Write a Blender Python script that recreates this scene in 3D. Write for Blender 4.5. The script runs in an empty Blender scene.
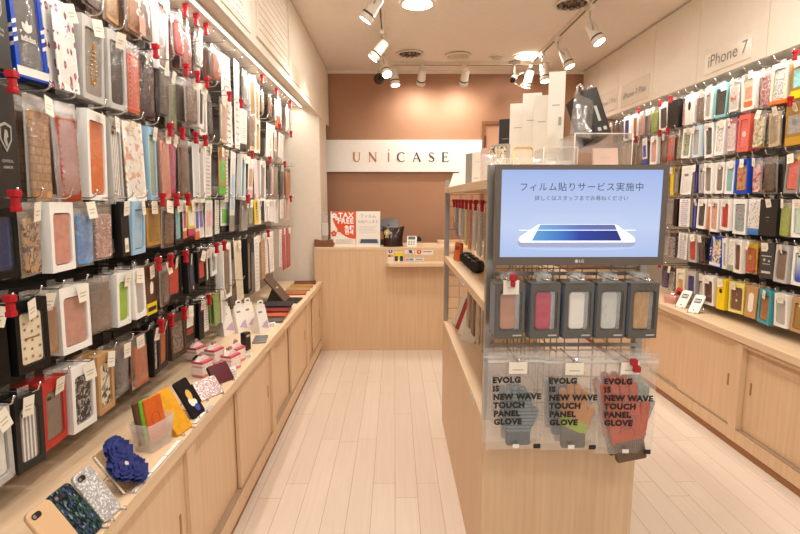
import bpy, bmesh, math, random
from mathutils import Matrix, Vector, Euler
random.seed(7)
SC = bpy.context.scene
COL = SC.collection
PI = math.pi
R = math.radians

# ---------------------------------------------------------------- colours
HEX = dict(white='f3efe8', cream='efe2c6', black='141312', charcoal='33302d', graphite='4b4844', grey='9b958d', silver='c4c0ba',
 silver2='b3aea6', tan='c39a6b', sand='d8bd95', caramel='b07a48', chocolate='4a2d1e', brown='5f3c28', brown2='7a5038', umber='6b4631',
 mole='857060', taupe='8f7c6c', walnut='54402f', rust='a5532f', copper='b06a44', red='c0392f', red2='c9302a', scarlet='cf4030',
 brick='a8402f', vermilion='d2502f', salmon='e39a80', salmon2='e6b19d', coral='e5705f', blush='d99a88', blush2='cf9c88', rose='d8a69a',
 pink='eeb7bb', pink2='e9c0b3', magenta='c23a6c', plum='8e2f52', maroon='5f2330', mauve='9a7880', violet='6c64b4', indigo='3f3f86',
 navy='22305c', blue='2351c0', blue2='5f9bd8', sky='a9cbe2', ice='cfdfe6', teal='4fa3ab', teal2='86bfc0', aqua='8fc6c8', mint='cfe6cf',
 sage='a9b58c', olive='7d8256', green='6cc04a', leaf='8fae5a', lime='a6cc33', chartreuse='b6c632', yellow='f0d21f', yellow2='ecdc83',
 amber='a5803f', gold='c79a3c', ochre='bd9241', orange='df7a35', orange2='dc8a4e', orange3='cc6a34', orange4='c86d2c', slate='6f737a',
 gunmetal='6a655f', kraft='c79d6c', beige='d3bd9d', aubergine='493443')
def lin(h):
    if h in HEX: h = HEX[h]
    c = [int(h[i:i+2], 16)/255 for i in (0, 2, 4)]
    return tuple((x/12.92 if x <= .04045 else ((x+.055)/1.055)**2.4) for x in c)+(1,)

# ---------------------------------------------------------------- materials
MC = {}
def mk(name):
    m = bpy.data.materials.new(name); m.use_nodes = True
    return m, m.node_tree, m.node_tree.nodes['Principled BSDF']
def nd(nt, t, ins=None, **kw):
    n = nt.nodes.new(t)
    for k, v in kw.items(): setattr(n, k, v)
    for k, v in (ins or {}).items():
        if hasattr(v, 'is_linked') or isinstance(v, bpy.types.NodeSocket): nt.links.new(v, n.inputs[k])
        else: n.inputs[k].default_value = v
    return n
def ramp(nt, fac, stops, const=False):
    n = nd(nt, 'ShaderNodeValToRGB'); nt.links.new(fac, n.inputs[0]); cr = n.color_ramp
    if const: cr.interpolation = 'CONSTANT'
    while len(cr.elements) < len(stops): cr.elements.new(.5)
    for e, (p, c) in zip(cr.elements, stops): e.position = p; e.color = c
    return n.outputs[0]
def coord(nt, which='Object', scale=(1, 1, 1), rot=(0, 0, 0)):
    tc = nd(nt, 'ShaderNodeTexCoord')
    mp = nd(nt, 'ShaderNodeMapping', {'Vector': tc.outputs[which], 'Scale': scale, 'Rotation': rot})
    return mp.outputs[0]
def bump(nt, b, h, s=.2, d=.002):
    n = nd(nt, 'ShaderNodeBump', {'Height': h, 'Strength': s, 'Distance': d}); nt.links.new(n.outputs[0], b.inputs['Normal'])
def mixc(nt, f, a, c, bt='MIX'):
    n = nd(nt, 'ShaderNodeMix', data_type='RGBA', blend_type=bt)
    for i, v in ((0, f), (6, a), (7, c)):
        if isinstance(v, bpy.types.NodeSocket): nt.links.new(v, n.inputs[i])
        else: n.inputs[i].default_value = v
    return n.outputs[2]
def plain(c, rough=.45, metal=0., em=0.):
    k = ('plain', c, rough, metal, em)
    if k not in MC:
        m, nt, b = mk('paint_'+c)
        nz = nd(nt, 'ShaderNodeTexNoise', {'Vector': coord(nt), 'Scale': 25.})
        L = lin(c); col = ramp(nt, nz.outputs[0], [(.3, tuple(x*.97 for x in L[:3])+(1,)), (.7, L)])
        nt.links.new(col, b.inputs['Base Color'])
        b.inputs['Roughness'].default_value = rough; b.inputs['Metallic'].default_value = metal
        if em: nt.links.new(col, b.inputs['Emission Color']); b.inputs['Emission Strength'].default_value = em
        MC[k] = m
    return MC[k]
def emit(c, s):
    k = ('emit', c, s)
    if k not in MC:
        m, nt, b = mk('glow'); b.inputs['Base Color'].default_value = lin(c)
        b.inputs['Emission Color'].default_value = lin(c); b.inputs['Emission Strength'].default_value = s; MC[k] = m
    return MC[k]
def wood(axis='z', tone=0):
    k = ('wood', axis, tone)
    if k not in MC:
        m, nt, b = mk('pale_wood_'+axis)
        s = {'z': (45, 45, 1.6), 'y': (45, 1.6, 45), 'x': (1.6, 45, 45)}[axis]
        nz = nd(nt, 'ShaderNodeTexNoise', {'Vector': coord(nt, 'Object', s), 'Scale': 1.2, 'Detail': 5., 'Roughness': .6})
        a, c = [('d8b793', 'e3c5a3'), ('ddc09d', 'e7ceaf')][tone]
        nt.links.new(ramp(nt, nz.outputs[0], [(.3, lin(a)), (.7, lin(c))]), b.inputs['Base Color'])
        b.inputs['Roughness'].default_value = .42
        bump(nt, b, nz.outputs[0], .05); MC[k] = m
    return MC[k]
def clear(tint='white', milk=.06, gloss=.14, wr=60.):
    k = ('clear', tint, milk, gloss, wr)
    if k not in MC:
        m, nt, b = mk('clear_plastic')
        out = nt.nodes['Material Output']
        nz = nd(nt, 'ShaderNodeTexNoise', {'Vector': coord(nt), 'Scale': wr, 'Detail': 2.})
        bp = nd(nt, 'ShaderNodeBump', {'Height': nz.outputs[0], 'Strength': .85, 'Distance': .004})
        gl = nd(nt, 'ShaderNodeBsdfGlossy', {'Roughness': .12, 'Normal': bp.outputs[0]})
        tr = nd(nt, 'ShaderNodeBsdfTransparent'); df = nd(nt, 'ShaderNodeBsdfDiffuse', {'Color': lin(tint)})
        m1 = nd(nt, 'ShaderNodeMixShader', {0: milk, 1: tr.outputs[0], 2: df.outputs[0]})
        m2 = nd(nt, 'ShaderNodeMixShader', {0: gloss, 1: m1.outputs[0], 2: gl.outputs[0]})
        nt.links.new(m2.outputs[0], out.inputs[0]); MC[k] = m
    return MC[k]

def pattern(spec):
    """procedural print of a case, card or carton"""
    if spec in MC: return MC[spec]
    pat, _, cs = spec.partition(':'); cs = cs.split(',')
    c = [lin(x) for x in cs]; c1 = c[0]; c2 = c[1] if len(c) > 1 else c1; c3 = c[2] if len(c) > 2 else c2
    m, nt, b = mk(pat+'_'+'_'.join(cs)); b.inputs['Roughness'].default_value = .4
    G = lambda *s: coord(nt, 'Generated', *s)
    O = lambda *s: coord(nt, 'Object', *s)
    setc = lambda s: nt.links.new(s, b.inputs['Base Color'])
    if pat == 'leather':
        n1 = nd(nt, 'ShaderNodeTexNoise', {'Vector': O(), 'Scale': 40.}); n2 = nd(nt, 'ShaderNodeTexVoronoi', {'Vector': O(), 'Scale': 450.})
        setc(ramp(nt, n1.outputs[0], [(.3, tuple(x*.82 for x in c1[:3])+(1,)), (.7, c1)])); bump(nt, b, n2.outputs[0], .3, .0006)
        b.inputs['Roughness'].default_value = .5
    elif pat in ('blotch', 'camo', 'marble', 'water'):
        sc = dict(blotch=55., camo=42., marble=26., water=20.)[pat]
        n1 = nd(nt, 'ShaderNodeTexNoise', {'Vector': O(), 'Scale': sc, 'Detail': 2. if pat in ('blotch', 'camo') else 6., 'Distortion': .6 if pat in ('marble', 'water') else .1})
        hard = pat in ('blotch', 'camo')
        setc(ramp(nt, n1.outputs[0], [(0 if hard else .3, c1), (.5 if len(c) > 2 else .52, c2 if not hard else c2), (.6 if hard else .72, c3 if len(c) > 2 else (c1 if hard else c2))], hard))
    elif pat == 'weave':
        br = nd(nt, 'ShaderNodeTexBrick', {'Vector': coord(nt, 'Object', (1, 1, 1), (PI/2, 0, 0)), 'Color1': c1, 'Color2': c2, 'Mortar': lin('8a6238'), 'Scale': 22., 'Mortar Size': .03, 'Brick Width': .5, 'Row Height': .5})
        setc(br.outputs[0]); bump(nt, b, br.outputs[1], -.4)
    elif pat == 'stripes':
        w = nd(nt, 'ShaderNodeTexWave', {'Vector': O(), 'Scale': 28., 'Distortion': .3}, bands_direction='X'); setc(ramp(nt, w.outputs[1], [(0, c1), (.5, c2)], True))
    elif pat == 'hstripes':
        w = nd(nt, 'ShaderNodeTexWave', {'Vector': O(), 'Scale': 26.}, bands_direction='Z'); setc(ramp(nt, w.outputs[1], [(0, c1), (.55, c2)]))
        n2 = nd(nt, 'ShaderNodeTexNoise', {'Vector': O(), 'Scale': 500.}); bump(nt, b, n2.outputs[0], .5); b.inputs['Roughness'].default_value = .9
    elif pat == 'knit':
        n2 = nd(nt, 'ShaderNodeTexNoise', {'Vector': O(), 'Scale': 300.}); w = nd(nt, 'ShaderNodeTexWave', {'Vector': O(), 'Scale': 45.}, bands_direction='X')
        setc(ramp(nt, n2.outputs[0], [(.3, tuple(x*.75 for x in c1[:3])+(1,)), (.7, c1)])); bump(nt, b, w.outputs[1], .5); b.inputs['Roughness'].default_value = .9
    elif pat == 'glitter':
        v = nd(nt, 'ShaderNodeTexVoronoi', {'Vector': O(), 'Scale': 260.})
        s = nd(nt, 'ShaderNodeSeparateColor', {0: v.outputs['Color']})
        setc(ramp(nt, s.outputs[0], [(0, tuple(x*.78 for x in c1[:3])+(1,)), (.6, c1), (.95, (1, 1, 1, 1))])); b.inputs['Metallic'].default_value = .35; b.inputs['Roughness'].default_value = .3
    elif pat == 'shell':
        v = nd(nt, 'ShaderNodeTexVoronoi', {'Vector': O((260, 200, 70)), 'Scale': 1.})
        s = nd(nt, 'ShaderNodeSeparateColor', {0: v.outputs['Color']})
        setc(ramp(nt, s.outputs[0], [(0, lin('16202a')), (.4, lin('2a4a50')), (.6, lin('3a5a48')), (.78, lin('4a4a78')), (.92, lin('7a8a90'))], True)); b.inputs['Roughness'].default_value = .2
    elif pat == 'dots':
        v = nd(nt, 'ShaderNodeTexVoronoi', {'Vector': O((1, .01, 1)), 'Scale': 75.})
        d = ramp(nt, v.outputs[0], [(0, c2), (.3, c1)], True)
        s = nd(nt, 'ShaderNodeSeparateXYZ', {0: G()}); setc(mixc(nt, ramp(nt, s.outputs[2], [(0, (1, 1, 1, 1)), (.18, (0, 0, 0, 1))], True), d, c3))
    elif pat == 'flower':
        v = nd(nt, 'ShaderNodeTexVoronoi', {'Vector': O((1.25, .01, .8)), 'Scale': 36., 'Randomness': .6})
        nz = nd(nt, 'ShaderNodeTexNoise', {'Vector': O(), 'Scale': 120.})
        ad = nd(nt, 'ShaderNodeMath', {0: nz.outputs[0], 1: .25}, operation='MULTIPLY'); sm = nd(nt, 'ShaderNodeMath', {0: v.outputs[0], 1: ad.outputs[0]}, operation='ADD')
        setc(ramp(nt, sm.outputs[0], [(0, lin('f0dfc8')), (.22, lin('d690a8')), (.31, c2), (.47, c1)], True))
    elif pat == 'print':
        v = nd(nt, 'ShaderNodeTexVoronoi', {'Vector': O((1, .01, 1)), 'Scale': 70.}); s = nd(nt, 'ShaderNodeSeparateColor', {0: v.outputs['Color']})
        setc(ramp(nt, s.outputs[0], [(0, c1), (.6, c2), (.8, c3)], True))
    elif pat == 'lace':
        v = nd(nt, 'ShaderNodeTexVoronoi', {'Vector': O((1, .01, 1)), 'Scale': 75.}, feature='DISTANCE_TO_EDGE'); setc(ramp(nt, v.outputs[0], [(0, c1), (.16, c2), (.34, c1)], True))
    elif pat == 'photo':
        s = nd(nt, 'ShaderNodeSeparateXYZ', {0: G()})
        nz = nd(nt, 'ShaderNodeTexNoise', {'Vector': O(), 'Scale': 60.})
        pic = ramp(nt, nz.outputs[0], [(.35, c2), (.62, tuple(min(1, x*1.25+.05) for x in c2[:3])+(1,))])
        base = ramp(nt, s.outputs[2], [(0, c3), (.2, c1)], True)
        mz = ramp(nt, s.outputs[2], [(0, (0, 0, 0, 1)), (.28, (1, 1, 1, 1)), (.72, (0, 0, 0, 1))], True); mx = ramp(nt, s.outputs[0], [(0, (0, 0, 0, 1)), (.14, (1, 1, 1, 1)), (.86, (0, 0, 0, 1))], True)
        mm = nd(nt, 'ShaderNodeMath', {0: mz, 1: mx}, operation='MULTIPLY'); setc(mixc(nt, mm.outputs[0], base, pic))
    elif pat == 'sparse':
        br = nd(nt, 'ShaderNodeTexNoise', {'Vector': G((9, 0, 26)), 'Scale': 1.6, 'Detail': 0.}); s = nd(nt, 'ShaderNodeSeparateXYZ', {0: G()})
        w = nd(nt, 'ShaderNodeTexWave', {'Vector': G(), 'Scale': 4.5}, bands_direction='Z'); ink = nd(nt, 'ShaderNodeMath', {0: br.outputs[0], 1: w.outputs[1]}, operation='MULTIPLY')
        mx = ramp(nt, s.outputs[0], [(0, (0, 0, 0, 1)), (.2, (1, 1, 1, 1)), (.8, (0, 0, 0, 1))], True); mm = nd(nt, 'ShaderNodeMath', {0: ink.outputs[0], 1: mx}, operation='MULTIPLY')
        setc(ramp(nt, mm.outputs[0], [(0, c1), (.42, c2)], True))
    elif pat == 'grad':
        s = nd(nt, 'ShaderNodeSeparateXYZ', {0: G()}); setc(ramp(nt, s.outputs[2], [(.1, c2), (.8, c1)]))
    elif pat == 'wood':
        nz = nd(nt, 'ShaderNodeTexNoise', {'Vector': O((120, 20, 8)), 'Scale': 1.}); setc(ramp(nt, nz.outputs[0], [(.3, lin('8f6a34')), (.7, c1)]))
    elif pat == 'dkplaid':
        br = nd(nt, 'ShaderNodeTexBrick', {'Vector': coord(nt, 'Object', (1, 1, 1), (PI/2, 0, 0)), 'Color1': lin('575450'), 'Color2': lin('4b4a4c'), 'Mortar': lin('6e6a66'), 'Scale': 60., 'Mortar Size': .05, 'Brick Width': .8, 'Row Height': .4}); setc(br.outputs[0])
    else:
        setc(ramp(nt, nd(nt, 'ShaderNodeTexNoise', {'Vector': O(), 'Scale': 20.}).outputs[0], [(.3, tuple(x*.9 for x in c1[:3])+(1,)), (.7, c1)]))
        b.inputs['Roughness'].default_value = .33
    MC[spec] = m
    return m

CHROME = None
def chrome():
    return plain('d8d5d0', .22, 1.)

# ---------------------------------------------------------------- mesh building
def rr(w, h, r, cx=0, cz=0, n=4):
    p = []
    for (sx, sz, a0) in ((1, -1, -90), (1, 1, 0), (-1, 1, 90), (-1, -1, 180)):
        for i in range(n+1):
            a = R(a0+90*i/n); p.append((cx+sx*(w/2-r)+r*math.cos(a), cz+sz*(h/2-r)+r*math.sin(a)))
    return p
def ell(rx, rz, cx=0, cz=0, n=20): return [(cx+rx*math.cos(2*PI*i/n), cz+rz*math.sin(2*PI*i/n)) for i in range(n)]
TEXT = {}
def text_geo(body, size, bold=0., align='CENTER', shear=0.):
    k = (body, size, bold, align)
    if k not in TEXT:
        cu = bpy.data.curves.new('lettering', 'FONT'); cu.body = body; cu.size = size; cu.align_x = align; cu.align_y = 'CENTER'; cu.offset = bold; cu.resolution_u = 3; cu.space_character = 1.12 if bold > .0009 else 1.
        o = bpy.data.objects.new('lettering', cu); COL.objects.link(o); bpy.context.view_layer.update()
        me = bpy.data.meshes.new_from_object(o.evaluated_get(bpy.context.evaluated_depsgraph_get()))
        TEXT[k] = ([tuple(v.co) for v in me.vertices], [tuple(p.vertices) for p in me.polygons])
        bpy.data.objects.remove(o); bpy.data.curves.remove(cu); bpy.data.meshes.remove(me)
    return TEXT[k]

class MB:
    def __init__(s): s.v = []; s.f = []; s.m = []; s.s = []
    def face(s, idx, m=0, sm=False): s.f.append(tuple(idx)); s.m.append(m); s.s.append(sm)
    def box(s, x0, x1, y0, y1, z0, z1, m=0):
        b = len(s.v); s.v += [(x, y, z) for x in (x0, x1) for y in (y0, y1) for z in (z0, z1)]
        for q in ((0, 1, 3, 2), (4, 6, 7, 5), (0, 4, 5, 1), (2, 3, 7, 6), (0, 2, 6, 4), (1, 5, 7, 3)): s.face([b+i for i in q], m)
        return s
    def poly(s, pts, m=0): b = len(s.v); s.v += list(pts); s.face(range(b, b+len(pts)), m); return s
    def flat(s, pts, y, m=0): return s.poly([(x, y, z) for x, z in pts], m)
    def prism(s, pts, y0, y1, m=0, sm=False):
        b = len(s.v); n = len(pts); s.v += [(x, y0, z) for x, z in pts]+[(x, y1, z) for x, z in pts]
        s.face(range(b, b+n), m); s.face(range(b+2*n-1, b+n-1, -1), m)
        for i in range(n): j = (i+1) % n; s.face((b+i, b+n+i, b+n+j, b+j), m, sm)
        return s
    def slab(s, w, h, t, r, cx=0, cz=0, y=0, c=.0015, m=0):
        A = rr(w-2*c, h-2*c, max(r-c, .0005), cx, cz); B = rr(w, h, r, cx, cz); n = len(A); b = len(s.v)
        s.v += [(x, y, z) for x, z in A]+[(x, y+c, z) for x, z in B]+[(x, y+t, z) for x, z in B]
        s.face(range(b, b+n), m); s.face(range(b+3*n-1, b+2*n-1, -1), m)
        for k in (0, n):
            for i in range(n): j = (i+1) % n; s.face((b+k+i, b+k+n+i, b+k+n+j, b+k+j), m, True)
        return s
    def ring(s, O, I, y0, y1, m=0):
        n = len(O); b = len(s.v)
        for P, y in ((O, y0), (I, y0), (O, y1), (I, y1)): s.v += [(x, y, z) for x, z in P]
        for i in range(n):
            j = (i+1) % n
            s.face((b+i, b+j, b+n+j, b+n+i), m); s.face((b+2*n+i, b+3*n+i, b+3*n+j, b+2*n+j), m)
            s.face((b+i, b+2*n+i, b+2*n+j, b+j), m); s.face((b+n+i, b+n+j, b+3*n+j, b+3*n+i), m)
        return s
    def tube(s, path, r, n=6, m=0, closed=False):
        P = [Vector(p) for p in path]; b = len(s.v); k = len(P)
        for i, p in enumerate(P):
            t = (P[(i+1) % k]-P[i-1]) if closed else (P[min(i+1, k-1)]-P[max(i-1, 0)])
            t.normalize(); u = t.orthogonal().normalized() if i == 0 else (u-t*u.dot(t)).normalized(); w = t.cross(u)
            rad = r[i] if isinstance(r, (list, tuple)) else r
            for a in range(n): q = p+(u*math.cos(2*PI*a/n)+w*math.sin(2*PI*a/n))*rad; s.v.append(tuple(q))
        for i in range(k if closed else k-1):
            i2 = (i+1) % k
            for a in range(n): a2 = (a+1) % n; s.face((b+i*n+a, b+i*n+a2, b+i2*n+a2, b+i2*n+a), m, True)
        if not closed: s.face(range(b+n-1, b-1, -1), m); s.face(range(b+(k-1)*n, b+k*n), m)
        return s
    def cyl(s, p0, p1, r0, r1=None, n=20, m=0): return s.tube([p0, p1], [r0, r0 if r1 is None else r1], n, m)
    def ball(s, c, r, n=8, k=5, m=0):
        return s.tube([(c[0], c[1], c[2]+r*math.cos(PI*i/k)) for i in range(k+1)], [max(r*math.sin(PI*i/k), .0002) for i in range(k+1)], n, m)
    def text(s, body, size, x, z, y, m=0, bold=0., align='CENTER', sx=1.):
        V, F = text_geo(body, size, bold, align); b = len(s.v)
        s.v += [(x+p[0]*sx, y, z+p[1]) for p in V]
        for f in F: s.face([b+i for i in f], m)
        return s
    def stroke(s, pts, ws, y, m=0):
        """flat calligraphic stroke in the x-z plane"""
        P = [Vector((p[0], p[1])) for p in pts]; L = []; k = len(P)
        for i, p in enumerate(P):
            t = (P[min(i+1, k-1)]-P[max(i-1, 0)]).normalized(); nn = Vector((-t.y, t.x)); w = ws[i] if isinstance(ws, (list, tuple)) else ws
            L.append((p+nn*w/2, p-nn*w/2))
        for i in range(k-1):
            s.poly([(L[i][0].x, y, L[i][0].y), (L[i+1][0].x, y, L[i+1][0].y), (L[i+1][1].x, y, L[i+1][1].y), (L[i][1].x, y, L[i][1].y)], m)
        return s
    def xf(s, mat, start=0):
        for i in range(start, len(s.v)): s.v[i] = tuple(mat @ Vector(s.v[i]))
        return s
    def build(s, name, mats, parent=None, bevel=0., fix=True):
        me = bpy.data.meshes.new(name); me.from_pydata(s.v, [], s.f)
        if not isinstance(mats, (list, tuple)): mats = [mats]
        for m in mats: me.materials.append(m)
        me.polygons.foreach_set('material_index', s.m); me.polygons.foreach_set('use_smooth', s.s)
        if fix or bevel:
            bm = bmesh.new(); bm.from_mesh(me)
            if bevel: bmesh.ops.bevel(bm, geom=bm.edges[:], offset=bevel, segments=2, affect='EDGES', profile=.6)
            bmesh.ops.recalc_face_normals(bm, faces=bm.faces[:]); bm.to_mesh(me); bm.free()
        o = bpy.data.objects.new(name, me); COL.objects.link(o)
        if parent is not None: o.parent = parent
        return o

LABELS = {}
def tag(o, label, cat, group=None):
    n = len(label.split())
    if label in LABELS: print('DUPLABEL', label)
    if n > 16 or n < 4: print('LABELLEN', n, label)
    LABELS[label] = 1
    o['label'] = label; o['category'] = cat
    if group: o['group'] = group
    return o
def thing(name, label, cat, loc=(0, 0, 0), rz=0., group=None, rx=0., ry=0.):
    o = bpy.data.objects.new(name, None); COL.objects.link(o); o.empty_display_size = .05
    o.location = loc; o.rotation_euler = (rx, ry, rz)
    return tag(o, label, cat, group)
def struct(o): o['kind'] = 'structure'; return o
def dup(root, label, off, skip=(), group=None):
    r = root.copy(); COL.objects.link(r); r.location = root.location+Vector(off)
    LABELS_ok = tag(r, label, root['category'], group or root.get('group'))
    for ch in list(root.children):
        if ch.name.split('.')[0] in skip: continue
        c = ch.copy(); COL.objects.link(c); c.parent = r
        for g in list(ch.children):
            d = g.copy(); COL.objects.link(d); d.parent = c
    return r
# ================================================================ the room
Y0, YB, XW, XE, ZC = -.9, 5.65, -1.2, 2.45, 2.85
def floor_mat():
    m, nt, b = mk('floor_planks')
    v = coord(nt, 'Object', (1, 1, 1), (0, 0, PI/2))
    br = nd(nt, 'ShaderNodeTexBrick', {'Vector': v, 'Color1': lin('e7d9ca'), 'Color2': lin('e2d3c3'), 'Mortar': lin('c0a994'), 'Scale': 1., 'Mortar Size': .0018, 'Mortar Smooth': .4, 'Brick Width': 1.25, 'Row Height': .115}, offset=.37, offset_frequency=3, squash=.8, squash_frequency=2)
    nz = nd(nt, 'ShaderNodeTexNoise', {'Vector': coord(nt, 'Object', (40, 1.5, 1)), 'Scale': 1.5, 'Detail': 4.})
    c = mixc(nt, .5, br.outputs[0], ramp(nt, nz.outputs[0], [(.3, (.9, .89, .88, 1)), (.65, (1, 1, 1, 1))]), 'MULTIPLY')
    nt.links.new(c, b.inputs['Base Color']); b.inputs['Roughness'].default_value = .38
    bump(nt, b, br.outputs[1], -.15, .002); return m
WALLP = plain('e9dccb', .7); CREAM = plain('f2e8d9', .5); TERRA = plain('b3886a', .55); CEIL = plain('f5ebe0', .8)
BACKB = plain('a39a8f', .6); DARKR = plain('4a4541', .5)
struct(MB().box(-3.2, 4.2, -3.0, YB+.1, -.05, 0).build('floor', floor_mat()))
struct(MB().box(XW-.1, XE+.1, Y0, YB+.1, ZC, ZC+.08).build('ceiling', CEIL))
struct(MB().box(XW-.08, XW, Y0, YB, 0, ZC).build('wall_left', BACKB))
struct(MB().box(XE, XE+.08, Y0, YB, 0, ZC).build('wall_right', BACKB))
struct(MB().box(XW-.1, XE+.1, YB, YB+.08, 0, ZC).build('wall_back', TERRA))
struct(MB().box(XW, -.715, 4.94, 5.42, 0, 2.354).build('pillar', WALLP))
struct(MB().box(XW, XE, YB-.02, YB, ZC-.03, ZC).build('trim_1', CEIL))
# brown door with its frame in the back wall
d = MB().box(.985, 1.8, YB-.012, YB, 0, 2.29).build('door_1', TERRA); struct(d)
MB().ring([(.955, 0), (1.83, 0), (1.83, 2.325), (.955, 2.325)], [(.985, .005), (1.8, .005), (1.8, 2.29), (.985, 2.29)], YB-.03, YB-.002).build('door_frame', plain('8f5f3d', .5), d)
h = MB().box(.975, .995, YB-.035, YB-.012, 2.05, 2.17).build('hinge', plain('6b4630', .4, .6), d)

# sign board with thick-and-thin letters
sb = thing('shop_sign', 'long white sign board with spaced shop lettering on the brown wall', 'sign', (.08, YB-.045, 1.783))
MB().box(-.87, .87, 0, .04, 0, .341).build('sign_panel', plain('fdf9f2', .45), sb)
def serif(L, x, H, mb, mi):
    T, t = .18*H, .075*H
    def st(pts, w): mb.stroke([(x+p[0]*H, zb+p[1]*H) for p in pts], w, -.004, mi)
    zb = .108
    if L == 'U': st([(.08, 1), (.08, .34), (.14, .14), (.3, .03), (.46, .03)], [T, T, T*.9, t*1.4, t]); st([(.4, .025), (.54, .06), (.66, .2), (.68, .36), (.68, 1)], [t, t, t, t, t]); st([(-.06, .985), (.24, .985)], .03*H); st([(.56, .985), (.8, .985)], .03*H)
    if L == 'N': st([(.08, 0), (.08, 1)], t); st([(.06, 1), (.76, 0)], T*.95); st([(.76, 0), (.76, 1)], t); st([(-.05, .015), (.2, .015)], .03*H); st([(.64, .985), (.88, .985)], .03*H)
    if L == 'i': st([(.1, 0), (.1, .98)], T*.8); st([(-.02, .015), (.22, .015)], .03*H); mb.flat(ell(.07*H, .07*H, x+.1*H, zb+1.25*H, 12), -.004, mi)
    if L == 'C': st([(.86, .84), (.74, .95), (.56, .985), (.34, .93), (.18, .76), (.12, .5), (.18, .24), (.34, .07), (.58, .015), (.76, .06), (.88, .17)], [t*1.6, t*1.1, t, T*.6, T, T*1.05, T, T*.6, t, t, t*.7])
    if L == 'A': st([(.5, 1.02), (.12, 0)], t); st([(.46, 1.0), (.88, 0)], [T*.7, T]); st([(.24, .34), (.7, .34)], t*.8); st([(.02, .015), (.24, .015)], .03*H); st([(.74, .015), (1., .015)], .03*H)
    if L == 'S': st([(.6, .84), (.5, .96), (.34, .98), (.18, .9), (.14, .76), (.24, .6), (.44, .48), (.6, .34), (.62, .18), (.48, .04), (.3, .015), (.16, .06), (.08, .2)], [t*1.4, t, t, T*.5, T*.75, T, T*1.05, T, T*.75, t*1.3, t, t, t*1.4])
    if L == 'E': st([(.12, 0), (.12, 1)], T); st([(.0, .98), (.66, .98)], t); st([(.65, .99), (.65, .84)], t); st([(.12, .52), (.54, .52)], t*.9); st([(.53, .6), (.53, .44)], t); st([(.0, .02), (.7, .02)], t); st([(.69, .01), (.69, .17)], t)
H = .1; OR_, DK_ = plain('c98654', .4), plain('4a4744', .4)
for L, x in (('U', -.53), ('N', -.36), ('i', -.155), ('C', -.06), ('A', .11), ('S', .285), ('E', .435)):
    mb = MB(); serif(L, x, H, mb, 0); mb.build('sign_letter', OR_ if L in 'UNi' else DK_, sb, fix=False)

# ---------------------------------------------------------------- overhead cupboards
def louvre(u0, u1, z0, z1, n=11):
    mb = MB()
    for i in range(n):
        z = z0+(z1-z0)*i/n; dz = (z1-z0)/n
        mb.poly([(u0, -.004, z), (u1, -.004, z), (u1, .012, z+dz*.95), (u0, .012, z+dz*.95)]); mb.poly([(u0, -.004, z), (u1, -.004, z), (u1, .008, z-dz*.12), (u0, .008, z-dz*.12)])
    return mb
def cupboard(side, ya, yb, z0, label, extra=None):
    rz = PI/2 if side == 'L' else -PI/2; X = -.71 if side == 'L' else 2.03; w = yb-ya
    t = thing('overhead_cupboard', label, 'cupboard', (X, (ya+yb)/2, z0), rz)
    dep = (X-XW if side == 'L' else XE-X)
    MB().box(-w/2, w/2, .02, dep-.001, .085, ZC-z0).build('carcass', CREAM, t)
    MB().box(-w/2+.002, w/2-.002, 0, .018, .0, ZC-z0-.012).build('door_panel', CREAM, t)
    if extra: extra(t, w)
    return t
def ex_louvre(t, w):
    louvre(-w/2+.08, w/2-.06, .07, .52).build('louvre_grille', CREAM, t)
    MB().ring([(-w/2+.06, .05), (w/2-.04, .05), (w/2-.04, .54), (-w/2+.06, .54)], [(-w/2+.08, .07), (w/2-.06, .07), (w/2-.06, .52), (-w/2+.08, .52)], -.012, 0).build('grille_frame', CREAM, t)
L0 = [(-.85, .3, 'plain cream overhead cupboard at the shop entrance'), (.3, 1.25, 'plain cream overhead cupboard above the packet wall'), (1.25, 2.03, 'plain cream overhead cupboard beside the sheet cupboard'),
      (2.03, 2.67, 'cream overhead cupboard holding a large framed sheet'), (2.67, 3.6, 'cream overhead cupboard with slanted louvre grille'),
      (3.6, 4.05, 'cream overhead cupboard bearing a small plate beside the louvre'), (4.05, 4.62, 'cream overhead cupboard bearing the second small plate from the louvre'),
      (4.62, 5.07, 'narrow plain cream overhead cupboard over the white pillar'), (5.07, 5.63, 'last cream overhead cupboard meeting the brown wall')]
for a, b_, lab in L0: cupboard('L', a, b_, 2.27, lab, ex_louvre if 'grille' in lab else None)
R0 = [(2.2, 2.87, 'plain cream overhead cupboard at the photo edge above amber box'), (2.87, 3.52, 'cream overhead cupboard behind the big clear name plate'), (3.52, 4.11, 'plain cream overhead cupboard between the name plates'),
      (4.11, 4.74, 'cream overhead cupboard behind the middle name plate'), (4.74, 5.2, 'cream overhead cupboard behind the farther small name plate'), (5.2, 5.63, 'cream overhead cupboard in the corner by the brown door')]
for a, b_, lab in R0: cupboard('R', a, b_, 2.265, lab)
def plate(label, X, ya, yb, z0, z1, rz, txt=None, size=.07, mat=None, printed=None):
    t = thing('name_plate', label, 'sign', (X, (ya+yb)/2, z0), rz); w = yb-ya; h = z1-z0
    MB().box(-w/2, w/2, -.006, .002, 0, h).build('plate', mat or plain('efe5d7', .2), t)
    if txt: MB().text(txt, size, 0, h*.45, -.0075, 0, -.0009*size/.105).build('lettering', plain('807a74', .5), t, fix=False)
    if printed: MB().flat([(-w*.42, .01), (w*.42, .01), (w*.42, h-.01), (-w*.42, h-.01)], -.0075).build('printed_sheet', pattern(printed), t, fix=False)
plate('large clear plate with thin grey lettering on cream cupboard', 2.03, 2.985, 3.42, 2.293, 2.448, -PI/2, 'iPhone 7', .105)
plate('middle small name plate with thin lettering on cream cupboard', 2.03, 4.16, 4.65, 2.297, 2.485, -PI/2, 'iPhone 7 Plus', .075)
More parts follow.
